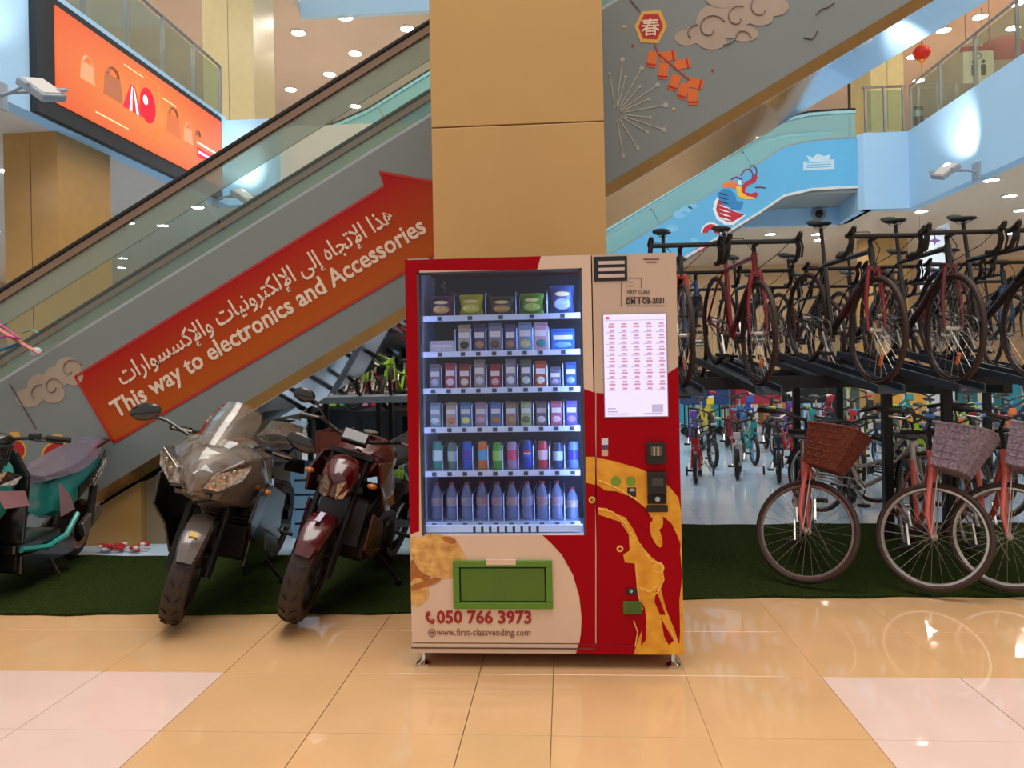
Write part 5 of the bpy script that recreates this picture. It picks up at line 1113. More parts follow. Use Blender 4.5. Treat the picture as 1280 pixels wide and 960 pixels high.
# --- shelf of small bikes left of the machine
m_shelf = mat('shelf_grey', '8c98a8', 0.4, metal=0.3)
sa, sb = at(380, 497, 8.4), at(560, 494, 8.4); zS = sa.z
sh = empty('display_shelf', (0, 8.6, 0), 0, 'low grey display shelf holding small bicycles beside the machine', 'shelf')
MB().box(sa.x, sb.x+0.7, -0.25, 0.45, zS-0.07, zS).build('shelf_board', m_shelf, sh, smooth=0)
for x in (sa.x+0.03, (sa.x+sb.x)/2, sb.x+0.6):
    for y in (-0.2, 0.4): MB().box(x, x+0.05, y, y+0.05, 0, zS-0.07).build('post', m_rack, sh, smooth=0)
MB().box(sa.x, sb.x+0.7, -0.2, 0.45, 0.25, 0.29).build('shelf_board', m_rack, sh, smooth=0)
for i, (px, ci) in enumerate(((405, 0), (450, 2), (489, 2), (530, 0))):
    put_kid(px, 8.42+0.03*i, zS+0.002, ci, 'grey display shelf', 0.12*(i % 3) - 0.1, False, (i*2) % 6, scale=0.82)
for i, (px, ci) in enumerate(((425, 11), (490, 2))):
    put_kid(px, 7.25+0.05*i, 0.002, ci, 'floor in front of the grey shelf', 0.05*i, False, (i*2+1) % 6)
for i, (px, ci) in enumerate(((395, 3), (440, 0), (485, 2), (528, 7))):
    put_kid(px, 10.6+0.1*i, 0.85, ci, 'rack behind the grey shelf', -0.4+0.12*i, False, i % 6, scale=1.25)
rk2 = empty('display_shelf', (0, 10.9, 0), 0, 'dark display rack behind the grey shelf', 'shelf')
MB().box(-2.9, -0.6, -0.4, 1.0, 0.77, 0.85).build('shelf_board', m_rack, rk2, smooth=0)
for x in (-2.88, -0.68):
    for y in (-0.35, 0.9): MB().box(x, x+0.06, y, y+0.06, 0, 0.77).build('post', m_rack, rk2, smooth=0)
for t, sw in KJ: recolour(t, sw)
for (n, place), lst in seen.items():
    lst.sort(key=lambda o: o.location.x/o.location.y)
    for i, o in enumerate(lst):
        if len(lst) == 1: o['label'] = f'small {n} bicycle, the only one on the {place}' if 'row' not in place else f'small {n} bicycle in the {place}'
        else: o['label'] = f'small {n} bicycle, {ORD[i]} of its colour from the left, {place}'
# ================================================================== MOTORCYCLES AND SCOOTER
m_mblk = mat('moto_black', '0e0c0c', 0.28, coat=0.5); m_mgrey = mat('moto_grey', '2c2928', 0.5); m_eng = mat('engine_dark', '1a1716', 0.45, metal=0.5); m_tread = mat('moto_tyre', '2a1c16', 0.6, bump=0.3, scale=60, var=0.2)
m_disc = mat('brake_disc', '9a948c', 0.25, metal=1.0); m_lensc = mat('headlight_glass', '8a7e76', 0.10, metal=0.85, var=0.5, scale=45, col2='c8bcb0'); m_wine = mat('wine_red', '470810', 0.22, coat=0.7, var=0.08); m_seat = mat('vinyl_seat', '1b1817', 0.5)
m_wrap = glass('plastic_wrap', 'f4f0ea', 2.4, rough=0.04, film=0.10, filmcol='cfc2b6'); m_shield = glass('smoked_shield', 'c8c4c0', 1.4, film=0.18, filmcol='b8b0a8'); m_gold2 = mat('gold_fork', '7a6238', 0.3, metal=0.8); m_silv = mat('fender_silver', '6a625e', 0.25, metal=0.3, coat=0.5)
def ring(x, half): 
    L_ = [(y, z) for y, z in half]; R2_ = [(-y, z) for y, z in half[::-1] if abs(y) > 1e-6]
    return [Vector((x, y, z)) for y, z in L_ + R2_]
def shell(secs): return MB().loft([ring(x, h) for x, h in secs])
def moto_wheel(name, t, c, R, w, S, disc=True, seg=40):
    prof = []
    for i in range(seg):
        a = 2*PI*i/seg; d = Vector((math.cos(a), 0, math.sin(a)))
        prof.append([Vector(c) + d*r + Vector((0, y, 0)) for r, y in ((R-0.085, -w*0.42), (R-0.05, -w*0.5), (R-0.02, -w*0.44), (R-0.004, -w*0.22), (R, 0), (R-0.004, w*0.22), (R-0.02, w*0.44), (R-0.05, w*0.5), (R-0.085, w*0.42))])
    mb = MB(); n = 9; vs = [p for r in prof for p in r]; fs = [(i*n+k, ((i+1) % seg)*n+k, ((i+1) % seg)*n+(k+1) % n, i*n+(k+1) % n) for i in range(seg) for k in range(n)]
    tw = mb.add(vs, fs).xf(S).build(name, m_tread, t)
    gr = MB()
    for i in range(0, seg, 2):
        a = 2*PI*i/seg
        for s in (-1, 1):
            q = [Vector(c) + Vector((math.cos(a+da)*(R+0.0012), s*y, math.sin(a+da)*(R+0.0012 - dr))) for da, y, dr in ((0.0, 0.012, 0.0), (0.06, w*0.20, 0.004), (0.12, w*0.38, 0.014))]
            gr.tube(q, 0.004, 4)
    g = gr.xf(S).build('tread_groove', m_rubber, tw, smooth=0); g['kind'] = 'stuff'
    rm = MB().torus(c, (0, 1, 0), R-0.088, 0.014, seg, 6, 3.0)
    for k in range(5):
        a = 2*PI*k/5; rm.beam(Vector(c) + Vector((0.03*math.cos(a), 0, 0.03*math.sin(a))), Vector(c) + Vector(((R-0.09)*math.cos(a), 0, (R-0.09)*math.sin(a))), 0.03, 0.028, up=(0, 1, 0))
    rm.cyl(Vector(c)-Vector((0, 0.07, 0)), Vector(c)+Vector((0, 0.07, 0)), 0.032, 14).xf(S).build('rim', m_mgrey, tw)
    if disc:
        for s in (-1, 1):
            MB().torus(Vector(c)+Vector((0, s*0.065, 0)), (0, 1, 0), 0.115, 0.026, 32, 4, 0.09).xf(S).build('brake_disc', m_disc, tw)
            MB().obox(Vector(c)+Vector((-0.10, s*0.075, 0.06)), (0.08, 0.045, 0.10), Matrix.Rotation(0.5, 3, 'Y')).xf(S).build('brake_caliper', m_gold2 if s < 0 else m_eng, tw, smooth=0, bevel=0.008)
    return tw
def fender(name, t, c, R, w, a0, a1, m, S, th=0.006):
    rings = []
    for k in range(13):
        a = a0+(a1-a0)*k/12; ww = w*(1 - 0.35*abs(2*k/12-1)**3)
        rings.append([Vector(c) + Vector((r*math.cos(a), y, r*math.sin(a))) for r, y in ((R-0.03, -ww), (R+0.012, -ww*0.8), (R+0.03, 0), (R+0.012, ww*0.8), (R-0.03, ww), (R-0.03, ww-th), (R+0.006, ww*0.78-th), (R+0.024, 0), (R+0.006, -ww*0.78+th), (R-0.03, -ww+th))])
    return MB().loft(rings).xf(S).build(name, m, t)
def engine(t, x0=-0.25, x1=0.30):
    e = MB().box(x0, x1, -0.17, 0.17, 0.27, 0.50).obox(((x0+x1)/2+0.13, 0, 0.58), (0.22, 0.28, 0.24), Matrix.Rotation(rad(25), 3, 'Y')).build('engine_block', m_eng, t, smooth=0, bevel=0.03)
    for k in range(6): MB().obox(((x0+x1)/2+0.10+0.018*k, 0, 0.50+0.03*k), (0.25, 0.31, 0.009), Matrix.Rotation(rad(25), 3, 'Y')).build('cooling_fin', m_mgrey, e, smooth=0)
    for s in (-1, 1): MB().lathe([(0.0, 0.045), (0.07, 0.04), (0.10, 0.02), (0.105, 0.0)], (x0+0.16, s*0.17, 0.38), (0, s, 0), 22).build('crankcase_cover', m_eng, e)
def common_rear(t, R, w, ra, swing_from=(-0.15, 0, 0.42)):
    moto_wheel('rear_wheel', t, ra, R, w, I4)
    sw = MB()
    for s in (-1, 1): sw.tube([Vector(swing_from)+Vector((0, s*0.10, 0)), Vector(ra)+Vector((0, s*0.12, 0))], 0.028, 8)
    sw.build('swingarm', m_eng, t)
    MB().tube([(0.28, -0.12, 0.42), (0.30, -0.13, 0.26), (0.05, -0.14, 0.20), (-0.30, -0.17, 0.27)], 0.026, 10).tube([(-0.30, -0.17, 0.27), (-0.42, -0.19, 0.34), (-0.80, -0.21, 0.46)], [0.03, 0.05, 0.055], 14).build('exhaust', mat('exhaust_steel', '4a4542', 0.3, metal=0.9), t)
    MB().tube([(-0.05, 0.14, 0.26), (-0.12, 0.30, 0.085)], 0.012, 8).tube([(-0.12, 0.30, 0.083), (-0.09, 0.33, 0.085)], 0.018, 6).build('kickstand', m_eng, t)
    for s in (-1, 1): MB().tube([(-0.22, s*0.15, 0.36), (-0.22, s*0.30, 0.36)], 0.013, 8).build('foot_peg', m_grip, t)
def forks(t, fa, top, S, m, w=0.105):
    for s in (-1, 1):
        MB().tube([Vector(fa)+Vector((-0.02, s*w, -0.03)), Vector(fa).lerp(Vector(top), 0.5)+Vector((-0.01, s*w, 0))], 0.026, 10).tube([Vector(fa).lerp(Vector(top), 0.45)+Vector((-0.01, s*w, 0)), Vector(top)+Vector((0, s*w, 0))], 0.020, 10).xf(S).build('fork_leg', m, t)
    MB().obox(Vector(fa).lerp(Vector(top), 0.72), (0.06, 2*w+0.06, 0.035), Matrix.Rotation(rad(-24), 3, 'Y')).obox(Vector(top), (0.07, 2*w+0.06, 0.03), Matrix.Rotation(rad(-24), 3, 'Y')).xf(S).build('fork_yoke', m_eng, t, smooth=0)
def crinkle(mb, amt, seed):
    rn = random.Random(seed); c = sum((Vector(p) for p in mb.v), Vector())/len(mb.v)
    mb.v = [tuple(Vector(p) + (Vector(p)-c).normalized()*(0.014 + rn.uniform(0, amt))) for p in mb.v]; return mb
# ---- black sport bike wrapped in clear plastic
def sport_bike():
    t = empty('sport_motorcycle', (0, 0, 0), 0, 'black sport motorcycle with its nose wrapped in clear plastic', 'motorcycle')
    fa, ra = Vector((0.70, 0, 0.300)), Vector((-0.68, 0, 0.305)); top = Vector((0.40, 0, 0.95)); S = steer_xf(top, Vector((-0.41, 0, 0.91)), rad(15))
    moto_wheel('front_wheel', t, fa, 0.30, 0.125, S); common_rear(t, 0.305, 0.15, ra); forks(t, fa, top, S, m_eng)
    fd = fender('front_fender', t, fa, 0.30, 0.075, rad(25), rad(125), m_silv, S)
    MB().obox(fa + Vector((0.20, 0.0, 0.262)), (0.03, 0.045, 0.02), Matrix.Rotation(rad(40), 3, 'Y')).xf(S).build('sticker', mat('sticker_yellow', 'c8a020', 0.4), fd, smooth=0)
    engine(t)
    up = [(0.86, [(0, .885), (.012, .88), (.025, .86), (.025, .83), (.012, .79), (0, .78)]), (0.78, [(0, .97), (.05, .955), (.115, .91), (.14, .85), (.08, .755), (0, .73)]),
          (0.64, [(0, 1.04), (.12, 1.03), (.215, .97), (.23, .85), (.17, .71), (0, .66)]), (0.46, [(0, 1.05), (.14, 1.04), (.25, .97), (.275, .83), (.22, .65), (0, .60)]), (0.25, [(0, .97), (.12, .96), (.22, .90), (.26, .76), (.22, .58), (0, .54)])]
    nose = shell(up).build('nose_fairing', mat('fairing_graphite', '675c56', 0.3, coat=0.6, var=0.3, scale=9), t, sub=1)  # black fairing; glitter of the wrap is put into its grey colour
    dense = []
    for i in range(len(up)-1):
        for k in range(3):
            u = k/3; dense.append((up[i][0]*(1-u)+up[i+1][0]*u, [(a[0]*(1-u)+b[0]*u, a[1]*(1-u)+b[1]*u) for a, b in zip(up[i][1], up[i+1][1])]))
    w = crinkle(shell(dense), 0.016, 5); w.build('plastic_wrap', m_wrap, nose, smooth=0)
    for s in (-1, 1):
        q = [(.805, s*.035, .800), (.790, s*.075, .885), (.715, s*.205, .965), (.670, s*.240, .945), (.705, s*.215, .860), (.775, s*.110, .790)]
        MB().prism([Vector(p_)*1.0 + Vector((0.012, s*0.006, (p_[2]-.87)*0.12)) for p_ in q], (0.030, s*0.018, 0.0)).build('headlight_surround', m_mblk, nose, smooth=0)
        hl = MB().prism(q, (0.055, s*0.030, 0.010)).build('headlight', m_lensc, nose, smooth=0, bevel=0.004)
        for k in range(3):
            c = Vector(q[0]).lerp(Vector(q[2]), 0.25+0.25*k) + Vector((0.056, s*0.032, -0.010)); MB().ell(c, (0.008, 0.016, 0.014)).build('lamp_bulb', m_disc, hl)
        MB().obox((.80, s*.05, .775), (.06, .10, .03), Matrix.Rotation(rad(25), 3, 'Y')).build('air_intake', m_mblk, nose, smooth=0)
        # side fairing
        pts = [(.62, .80), (.40, .80), (.12, .70), (.02, .52), (-.12, .36), (.05, .20), (.34, .20), (.46, .30), (.52, .48), (.66, .62)]
        MB().prism([(x, s*(0.20+0.09*min(1, max(0, (z-0.2)/0.5))), z) for x, z in pts], (0, s*0.018, 0)).build('side_fairing', m_mblk, t, smooth=0, bevel=0.008)
        MB().prism([(x, s*0.315, z) for x, z in ((.44, .52), (.22, .44), (.10, .36), (.18, .34), (.38, .40))], (0, s*0.006, 0)).build('fairing_decal', m_silv, t, smooth=0)
        st = MB().tube([(.56, s*.20, 1.03), (.58, s*.33, 1.09), (.57, s*.42, 1.10)], 0.010, 7).build('mirror_stalk', m_mblk, t)
        MB().ell((.57, s*.47, 1.115), (0.025, 0.095, 0.052), Matrix.Rotation(s*rad(-18), 3, 'X')).build('mirror', m_mblk, st)
        cb = MB().tube([(.40, s*.09, .99), (.36, s*.20, 1.005), (.29, s*.34, .985)], 0.012, 8).xf(S).build('clip_on_bar', m_eng, t)
        MB().tube([(.33, s*.26, .998), (.265, s*.385, .978)], 0.019, 9).xf(S).build('grip', m_grip, cb); MB().tube([(.40, s*.24, 1.01), (.37, s*.36, 1.0)], 0.007, 6).xf(S).build('lever', m_alu, cb)
        MB().ell((.52, s*.30, .78), (0.03, 0.035, 0.018)).build('indicator', mat('indicator_orange', 'b86a28', 0.3), t)
    rows_ = []
    for u in range(5):
        x = 0.72-0.075*u; zc = 1.02+0.055*u; wd = 0.13+0.012*u - 0.012*max(0, u-2)**2
        rows_.append([Vector((x - 0.10*(abs(v)/4)**2, wd*v/4, zc - 0.055*(v/4)**2)) for v in range(-4, 5)])
    MB().loft(rows_, cap=False, closed=False).build('windshield', m_shield, t)
    MB().loft([[p + Vector((0.012, 0, 0.012 + 0.006*((i*7+j*3) % 3))) for j, p in enumerate(r)] for i, r in enumerate(rows_)], cap=False, closed=False).build('shield_wrap', m_wrap, t, smooth=0)
    shell([(0.34, [(0, .98), (.10, .97), (.17, .90), (.15, .80), (0, .76)]), (0.16, [(0, 1.05), (.13, 1.03), (.20, .94), (.17, .80), (0, .74)]), (-0.06, [(0, 1.0), (.11, .98), (.16, .90), (.13, .78), (0, .74)]), (-0.20, [(0, .88), (.07, .87), (.10, .82), (.09, .77), (0, .74)])]).build('fuel_tank', m_mblk, t, sub=1)
    shell([(-0.16, [(0, .86), (.08, .855), (.10, .83), (.10, .79), (0, .77)]), (-0.36, [(0, .85), (.12, .845), (.15, .82), (.14, .78), (0, .76)]), (-0.46, [(0, .90), (.11, .89), (.13, .85), (.12, .80), (0, .78)])]).build('rider_seat', m_seat, t, sub=1)
    pil = shell([(-0.44, [(0, .985), (.08, .98), (.105, .95), (.09, .90), (0, .88)]), (-0.66, [(0, 1.03), (.10, 1.02), (.12, .99), (.10, .93), (0, .91)]), (-0.84, [(0, 1.05), (.06, 1.04), (.07, 1.02), (.06, .98), (0, .97)])]).build('passenger_seat', m_seat, t, sub=1)
    crinkle(shell([(-0.42, [(0, .985), (.09, .98), (.115, .95), (.10, .90), (0, .88)]), (-0.52, [(0, 1.01), (.10, 1.0), (.12, .97), (.10, .91), (0, .89)]), (-0.66, [(0, 1.035), (.11, 1.025), (.125, .99), (.11, .93), (0, .91)]), (-0.85, [(0, 1.05), (.07, 1.04), (.08, 1.02), (.07, .98), (0, .97)])]), 0.02, 8).build('seat_wrap', m_wrap, pil, smooth=0)
    shell([(-0.30, [(0, .78), (.12, .80), (.14, .84), (.12, .76), (0, .72)]), (-0.60, [(0, .88), (.10, .91), (.115, .94), (.10, .86), (0, .84)]), (-0.90, [(0, .985), (.05, 1.0), (.055, 1.01), (.04, .96), (0, .95)])]).build('tail_fairing', m_mblk, t, sub=1)
    MB().tube([(-0.80, 0, .92), (-0.98, 0, .72)], 0.02, 6).obox((-1.0, 0, .68), (0.012, 0.16, 0.12), Matrix.Rotation(rad(20), 3, 'Y')).build('plate_holder', m_mblk, t, smooth=0)
    return t
sp_ = sport_bike(); c = flo(222, 783); d = Vector((0.03, -1.0, 0)).normalized()
pose(sp_, (c.x, c.y), d, 0.70, rad(-12), 0.028); sp_.location += Vector((0, 0, 0.0))
# ---- wine red naked bike
def naked_bike():
    t = empty('naked_motorcycle', (0, 0, 0), 0, 'wine red naked motorcycle standing between the black sport bike and the vending machine', 'motorcycle')
    fa, ra = Vector((0.69, 0, 0.300)), Vector((-0.68, 0, 0.305)); top = Vector((0.40, 0, 0.93)); S = steer_xf(top, Vector((-0.41, 0, 0.91)), rad(10))
    moto_wheel('front_wheel', t, fa, 0.30, 0.13, S); common_rear(t, 0.305, 0.16, ra); forks(t, fa, top, S, m_eng)
    fd = fender('front_fender', t, fa, 0.30, 0.080, rad(30), rad(150), m_wine, S)
    MB().obox(fa + Vector((0.09, 0.0, 0.332)), (0.10, 0.03, 0.006), Matrix.Rotation(rad(14), 3, 'Y')).xf(S).build('fender_stripe', mat('stripe_pale', 'b8b4c4', 0.4), fd, smooth=0)
    engine(t)
    hl = shell([(0.66, [(0, .86), (.05, .85), (.075, .80), (.06, .72), (0, .69)]), (0.58, [(0, .93), (.09, .91), (.12, .84), (.10, .71), (0, .67)]), (0.44, [(0, .98), (.09, .96), (.12, .88), (.10, .74), (0, .70)])]).xf(S).build('headlight_cowl', m_wine, t, sub=1)
    for s in (-1, 1):
        MB().prism([(.665, s*.012, .80), (.655, s*.055, .835), (.635, s*.075, .79), (.645, s*.06, .73), (.66, s*.02, .72)], (0.018, s*0.01, 0)).xf(S).build('headlight', m_lensc, hl, smooth=0)
        MB().prism([(x, s*y, z) for x, y, z in ((.40, .17, .92), (.44, .22, .80), (.36, .25, .64), (.18, .22, .60), (.05, .18, .72), (.16, .17, .90))], (0, s*0.02, 0)).build('tank_shroud', m_wine, t, smooth=0, bevel=0.01)
        MB().prism([(x, s*y, z) for x, y, z in ((.40, .20, .62), (.44, .20, .40), (.30, .21, .30), (.12, .20, .34), (.20, .21, .52))], (0, s*0.016, 0)).build('belly_panel', m_wine, t, smooth=0, bevel=0.008)
        MB().prism([(x, s*0.262, z) for x, z in ((.40, .72), (.28, .66), (.20, .66), (.30, .74))], (0, s*0.005, 0)).build('shroud_decal', mat('decal_gold', '9a7a4a', 0.4), t, smooth=0)
        st = MB().tube([(.36, s*.20, 1.06), (.38, s*.30, 1.17), (.37, s*.34, 1.18)], 0.008, 7).xf(S).build('mirror_stalk', m_mblk, t); MB().ell((.37, s*.38, 1.185), (0.022, 0.07, 0.045)).xf(S).build('mirror', m_mblk, st)
        MB().ell((.50, s*.20, .80), (0.028, 0.03, 0.016)).build('indicator', MATS['indicator_orange'], t)
    hb = MB().tube([(.24, -.37, 1.04), (.31, -.26, 1.07), (.39, -.10, 1.03), (.40, 0, 1.02), (.39, .10, 1.03), (.31, .26, 1.07), (.24, .37, 1.04)], 0.012, 8).xf(S).build('handlebar', m_eng, t)
    for s in (-1, 1): MB().tube([(.285, s*.30, 1.06), (.235, s*.40, 1.035)], 0.019, 9).xf(S).build('grip', m_grip, hb); MB().tube([(.36, s*.26, 1.08), (.32, s*.38, 1.065)], 0.007, 6).xf(S).build('lever', m_alu, hb)
    MB().obox((.44, 0, 1.04), (0.05, 0.16, 0.08), Matrix.Rotation(rad(-40), 3, 'Y')).xf(S).build('instrument_cluster', m_mblk, t, smooth=0, bevel=0.01)
    tk = shell([(0.36, [(0, .95), (.10, .94), (.16, .88), (.15, .80), (0, .76)]), (0.16, [(0, 1.06), (.14, 1.04), (.22, .94), (.18, .80), (0, .74)]), (-0.08, [(0, .99), (.11, .97), (.15, .90), (.12, .78), (0, .74)]), (-0.22, [(0, .86), (.07, .85), (.10, .81), (.09, .77), (0, .74)])]).build('fuel_tank', m_wine, t, sub=1)
    MB().lathe([(0.045, 0), (0.045, 0.008), (0.02, 0.014)], (0.16, 0, 1.045), (0, 0, 1), 18).build('fuel_cap', m_alu, tk)
    shell([(-0.14, [(0, .86), (.08, .855), (.11, .83), (.10, .79), (0, .77)]), (-0.38, [(0, .84), (.12, .835), (.14, .81), (.13, .78), (0, .76)]), (-0.60, [(0, .93), (.10, .92), (.12, .88), (.10, .84), (0, .82)]), (-0.85, [(0, .97), (.06, .96), (.07, .93), (.06, .90), (0, .88)])]).build('seat', m_seat, t, sub=1)
    shell([(-0.25, [(0, .76), (.11, .78), (.13, .81), (.11, .72), (0, .70)]), (-0.60, [(0, .82), (.10, .85), (.11, .88), (.09, .79), (0, .78)]), (-0.92, [(0, .92), (.05, .93), (.055, .94), (.04, .89), (0, .88)])]).build('tail_fairing', m_wine, t, sub=1)
    MB().obox((0.36, 0, 0.52), (0.035, 0.30, 0.26), Matrix.Rotation(rad(-12), 3, 'Y')).build('radiator', m_mgrey, t, smooth=0)
    return t
nk = naked_bike(); c = flo(372, 781); d = Vector((-0.12, -0.99, 0)).normalized()
pose(nk, (c.x, c.y), d, 0.69, rad(-14), 0.03)
# ---- teal electric scooter
m_teal = mat('teal_plastic', '2f9a92', 0.28, coat=0.5, var=0.05)
def scooter():
    t = empty('electric_scooter', (0, 0, 0), 0, 'teal and black electric scooter parked at the left edge', 'scooter')
    fa, ra = Vector((0.62, 0, 0.215)), Vector((-0.60, 0, 0.215)); top = Vector((0.40, 0, 0.92)); S = steer_xf(top, Vector((-0.30, 0, 0.95)), rad(10))
    moto_wheel('front_wheel', t, fa, 0.215, 0.10, S); moto_wheel('rear_wheel', t, ra, 0.215, 0.11, I4)
    fender('front_fender', t, fa, 0.225, 0.075, rad(-5), rad(140), m_teal, S); fender('rear_fender', t, ra, 0.225, 0.07, rad(60), rad(190), m_mblk, I4)
    forks(t, fa, Vector((0.50, 0, 0.56)), S, m_alu, 0.075)
    ap = shell([(0.74, [(0, .80), (.02, .79), (.03, .75), (.02, .69), (0, .67)]), (0.64, [(0, .88), (.06, .86), (.10, .77), (.07, .62), (0, .56)]), (0.53, [(0, .95), (.11, .92), (.19, .80), (.13, .55), (0, .46)]), (0.44, [(0, .96), (.14, .94), (.24, .82), (.15, .46), (0, .36)])]).build('front_apron', m_teal, t, sub=1)
    for s in (-1, 1):
        MB().prism([(.66, s*.115, .80), (.60, s*.19, .84), (.52, s*.235, .80), (.56, s*.22, .75), (.63, s*.15, .75)], (0.015, s*0.012, 0)).build('headlight', m_lensc, ap, smooth=0)
        MB().prism([(.64, s*.14, .72), (.50, s*.24, .70), (.46, s*.25, .60), (.58, s*.17, .60)], (0.006, s*0.012, 0)).build('apron_accent', mat('dusty_pink', 'a8808a', 0.4), ap, smooth=0)
    MB().prism([(.43, -.21, .34), (.43, .21, .34), (.41, .22, .78), (.39, .12, .94), (.39, -.12, .94), (.41, -.22, .78)], (-0.03, 0, 0)).build('leg_shield', m_mblk, t, smooth=0, bevel=0.01)
    hd_ = shell([(0.50, [(0, 1.04), (.05, 1.03), (.07, .99), (.05, .94), (0, .92)]), (0.42, [(0, 1.08), (.10, 1.06), (.13, 1.01), (.09, .94), (0, .92)]), (0.32, [(0, 1.05), (.08, 1.03), (.10, .99), (.07, .94), (0, .92)])]).xf(S).build('handlebar_cover', m_mblk, t, sub=1)
    hb = MB().tube([(.26, -.36, 1.02), (.34, -.22, 1.03), (.40, 0, 1.01), (.34, .22, 1.03), (.26, .36, 1.02)], 0.012, 8).xf(S).build('handlebar', m_mblk, t)
    for s in (-1, 1):
        MB().tube([(.315, s*.26, 1.028), (.25, s*.39, 1.015)], 0.020, 9).xf(S).build('grip', m_grip, hb); MB().tube([(.40, s*.22, 1.02), (.33, s*.37, 1.0)], 0.007, 6).xf(S).build('lever', m_mblk, hb)
        MB().obox((.34, s*.20, 1.035), (0.05, 0.07, 0.05)).xf(S).build('switch_housing', m_mblk, hb, smooth=0, bevel=0.01)
    bk = MB().tube([(.50, -.16, .98), (.78, -.16, .98), (.78, .16, .98), (.50, .16, .98)], 0.010, 6, closed=True).tube([(.53, -.12, .80), (.74, -.12, .80), (.74, .12, .80), (.53, .12, .80)], 0.008, 6, closed=True).build('front_basket', m_mblk, t)
    for (a_, b_, c_, d_) in (((.50, -.16), (.78, -.16), (.53, -.12), (.74, -.12)), ((.78, -.16), (.78, .16), (.74, -.12), (.74, .12)), ((.78, .16), (.50, .16), (.74, .12), (.53, .12)), ((.50, .16), (.50, -.16), (.53, .12), (.53, -.12))):
        for k in range(7):
            u = k/7; MB().tube([(a_[0]+(b_[0]-a_[0])*u, a_[1]+(b_[1]-a_[1])*u, .98), (c_[0]+(d_[0]-c_[0])*u, c_[1]+(d_[1]-c_[1])*u, .80)], 0.009, 5).build('basket_wire', m_mblk, bk)
        for v in (0.25, 0.5, 0.75):
            MB().tube([(a_[0]+(c_[0]-a_[0])*v, a_[1]+(c_[1]-a_[1])*v, .98-.18*v), (b_[0]+(d_[0]-b_[0])*v, b_[1]+(d_[1]-b_[1])*v, .98-.18*v)], 0.009, 5).build('basket_wire', m_mblk, bk)
    MB().box(-.12, .44, -.17, .17, .26, .34).build('footboard', m_mblk, t, smooth=0, bevel=0.02)
    for s in (-1, 1): MB().tube([(.40, s*.18, .30), (.10, s*.19, .25), (-.15, s*.19, .28), (-.32, s*.18, .40)], 0.02, 8).build('side_trim', m_teal, t); MB().box(-.30, .38, s*.16-.02, s*.16+.02, .12, .26).build('battery_side', m_mblk, t, smooth=0, bevel=0.015)
    MB().box(-.28, .36, -.14, .14, .13, .27).build('battery_case', m_eng, t, smooth=0, bevel=0.02)
    by = shell([(-0.08, [(0, .68), (.08, .67), (.12, .60), (.13, .40), (0, .34)]), (-0.30, [(0, .72), (.13, .70), (.18, .62), (.17, .42), (0, .38)]), (-0.62, [(0, .78), (.13, .76), (.18, .68), (.15, .54), (0, .50)]), (-0.92, [(0, .88), (.07, .86), (.09, .80), (.07, .72), (0, .70)])]).build('rear_body', m_teal, t, sub=1)
    for s in (-1, 1):
        MB().prism([(x, s*(.188 - 0.09*max(0, (-x-0.55))/0.35), z) for x, z in ((-.30, .60), (-.60, .70), (-.88, .81), (-.88, .75), (-.60, .62), (-.30, .52))], (0, s*0.012, 0)).build('tail_band', m_mblk, by, smooth=0)
        MB().prism([(x, s*.17, z) for x, z in ((-.06, .66), (-.20, .56), (-.28, .44), (-.10, .42))], (0, s*0.01, 0)).build('body_accent', MATS['dusty_pink'], by, smooth=0)
        MB().obox((-.62, s*.13, .30), (.30, .05, .12), Matrix.Rotation(rad(25), 3, 'Y')).build('rear_case', m_silv, t, smooth=0, bevel=0.015)
        MB().tube([(-.66, s*.13, .56), (-.60, s*.13, .26)], 0.03, 10).build('shock_absorber', m_mgrey, t)
    stt = shell([(-0.04, [(0, .72), (.08, .715), (.10, .69), (0, .67)]), (-0.30, [(0, .76), (.13, .755), (.16, .72), (0, .70)]), (-0.55, [(0, .83), (.12, .82), (.15, .78), (0, .75)]), (-0.82, [(0, .90), (.07, .89), (.09, .86), (0, .84)])]).build('seat', m_seat, t, sub=1)
    crinkle(shell([(-0.02, [(0, .73), (.09, .72), (.11, .69), (0, .67)]), (-0.14, [(0, .75), (.12, .74), (.14, .70), (0, .68)]), (-0.30, [(0, .77), (.14, .765), (.17, .72), (0, .70)]), (-0.44, [(0, .80), (.14, .795), (.17, .75), (0, .73)]), (-0.58, [(0, .84), (.13, .83), (.16, .78), (0, .75)]), (-0.84, [(0, .91), (.08, .90), (.10, .86), (0, .84)])]), 0.022, 3).build('seat_wrap', glass('lilac_wrap', 'e8e2f0', 1.6, rough=0.08, film=0.45, filmcol='8f8698'), stt, smooth=0)
    MB().tube([(-.70, .12, .84), (-.95, .10, .88), (-1.0, 0, .89), (-.95, -.10, .88), (-.70, -.12, .84)], 0.012, 8).build('grab_rail', m_mblk, t)
    MB().tube([(.02, .14, .20), (.06, .26, .045)], 0.011, 7).tube([(-.15, .12, .20), (-.18, .20, .03), (-.18, -.20, .03), (-.15, -.12, .20)], 0.012, 7).build('center_stand', m_eng, t)
    a = Vector((-.84, .205, .775)); 
    return t
sc = scooter(); d = Vector((0.12, -0.99, 0)).normalized(); c0 = Vector((-3.70, 4.56, 0))
pose(sc, (c0.x, c0.y), d, 0.62, rad(-3), 0.022)
_xa, _xb = Vector((-.84, .128, .765)), Vector((-.36, .208, .565))
_M = sc.matrix_basis.copy(); _xd = _M.to_3x3() @ (_xb-_xa); _nn = _M.to_3x3() @ Vector((-0.17, 1, 0))
put_text('lettering', 'RACING', _M @ (_xa + Vector((0, 0.006, -0.02))), _xd, (_nn).cross(_xd), 0.085, mat('racing_white', 'd8d4d0', 0.4), sc, bold=0.02, fitw=0.34, ext=0.003)
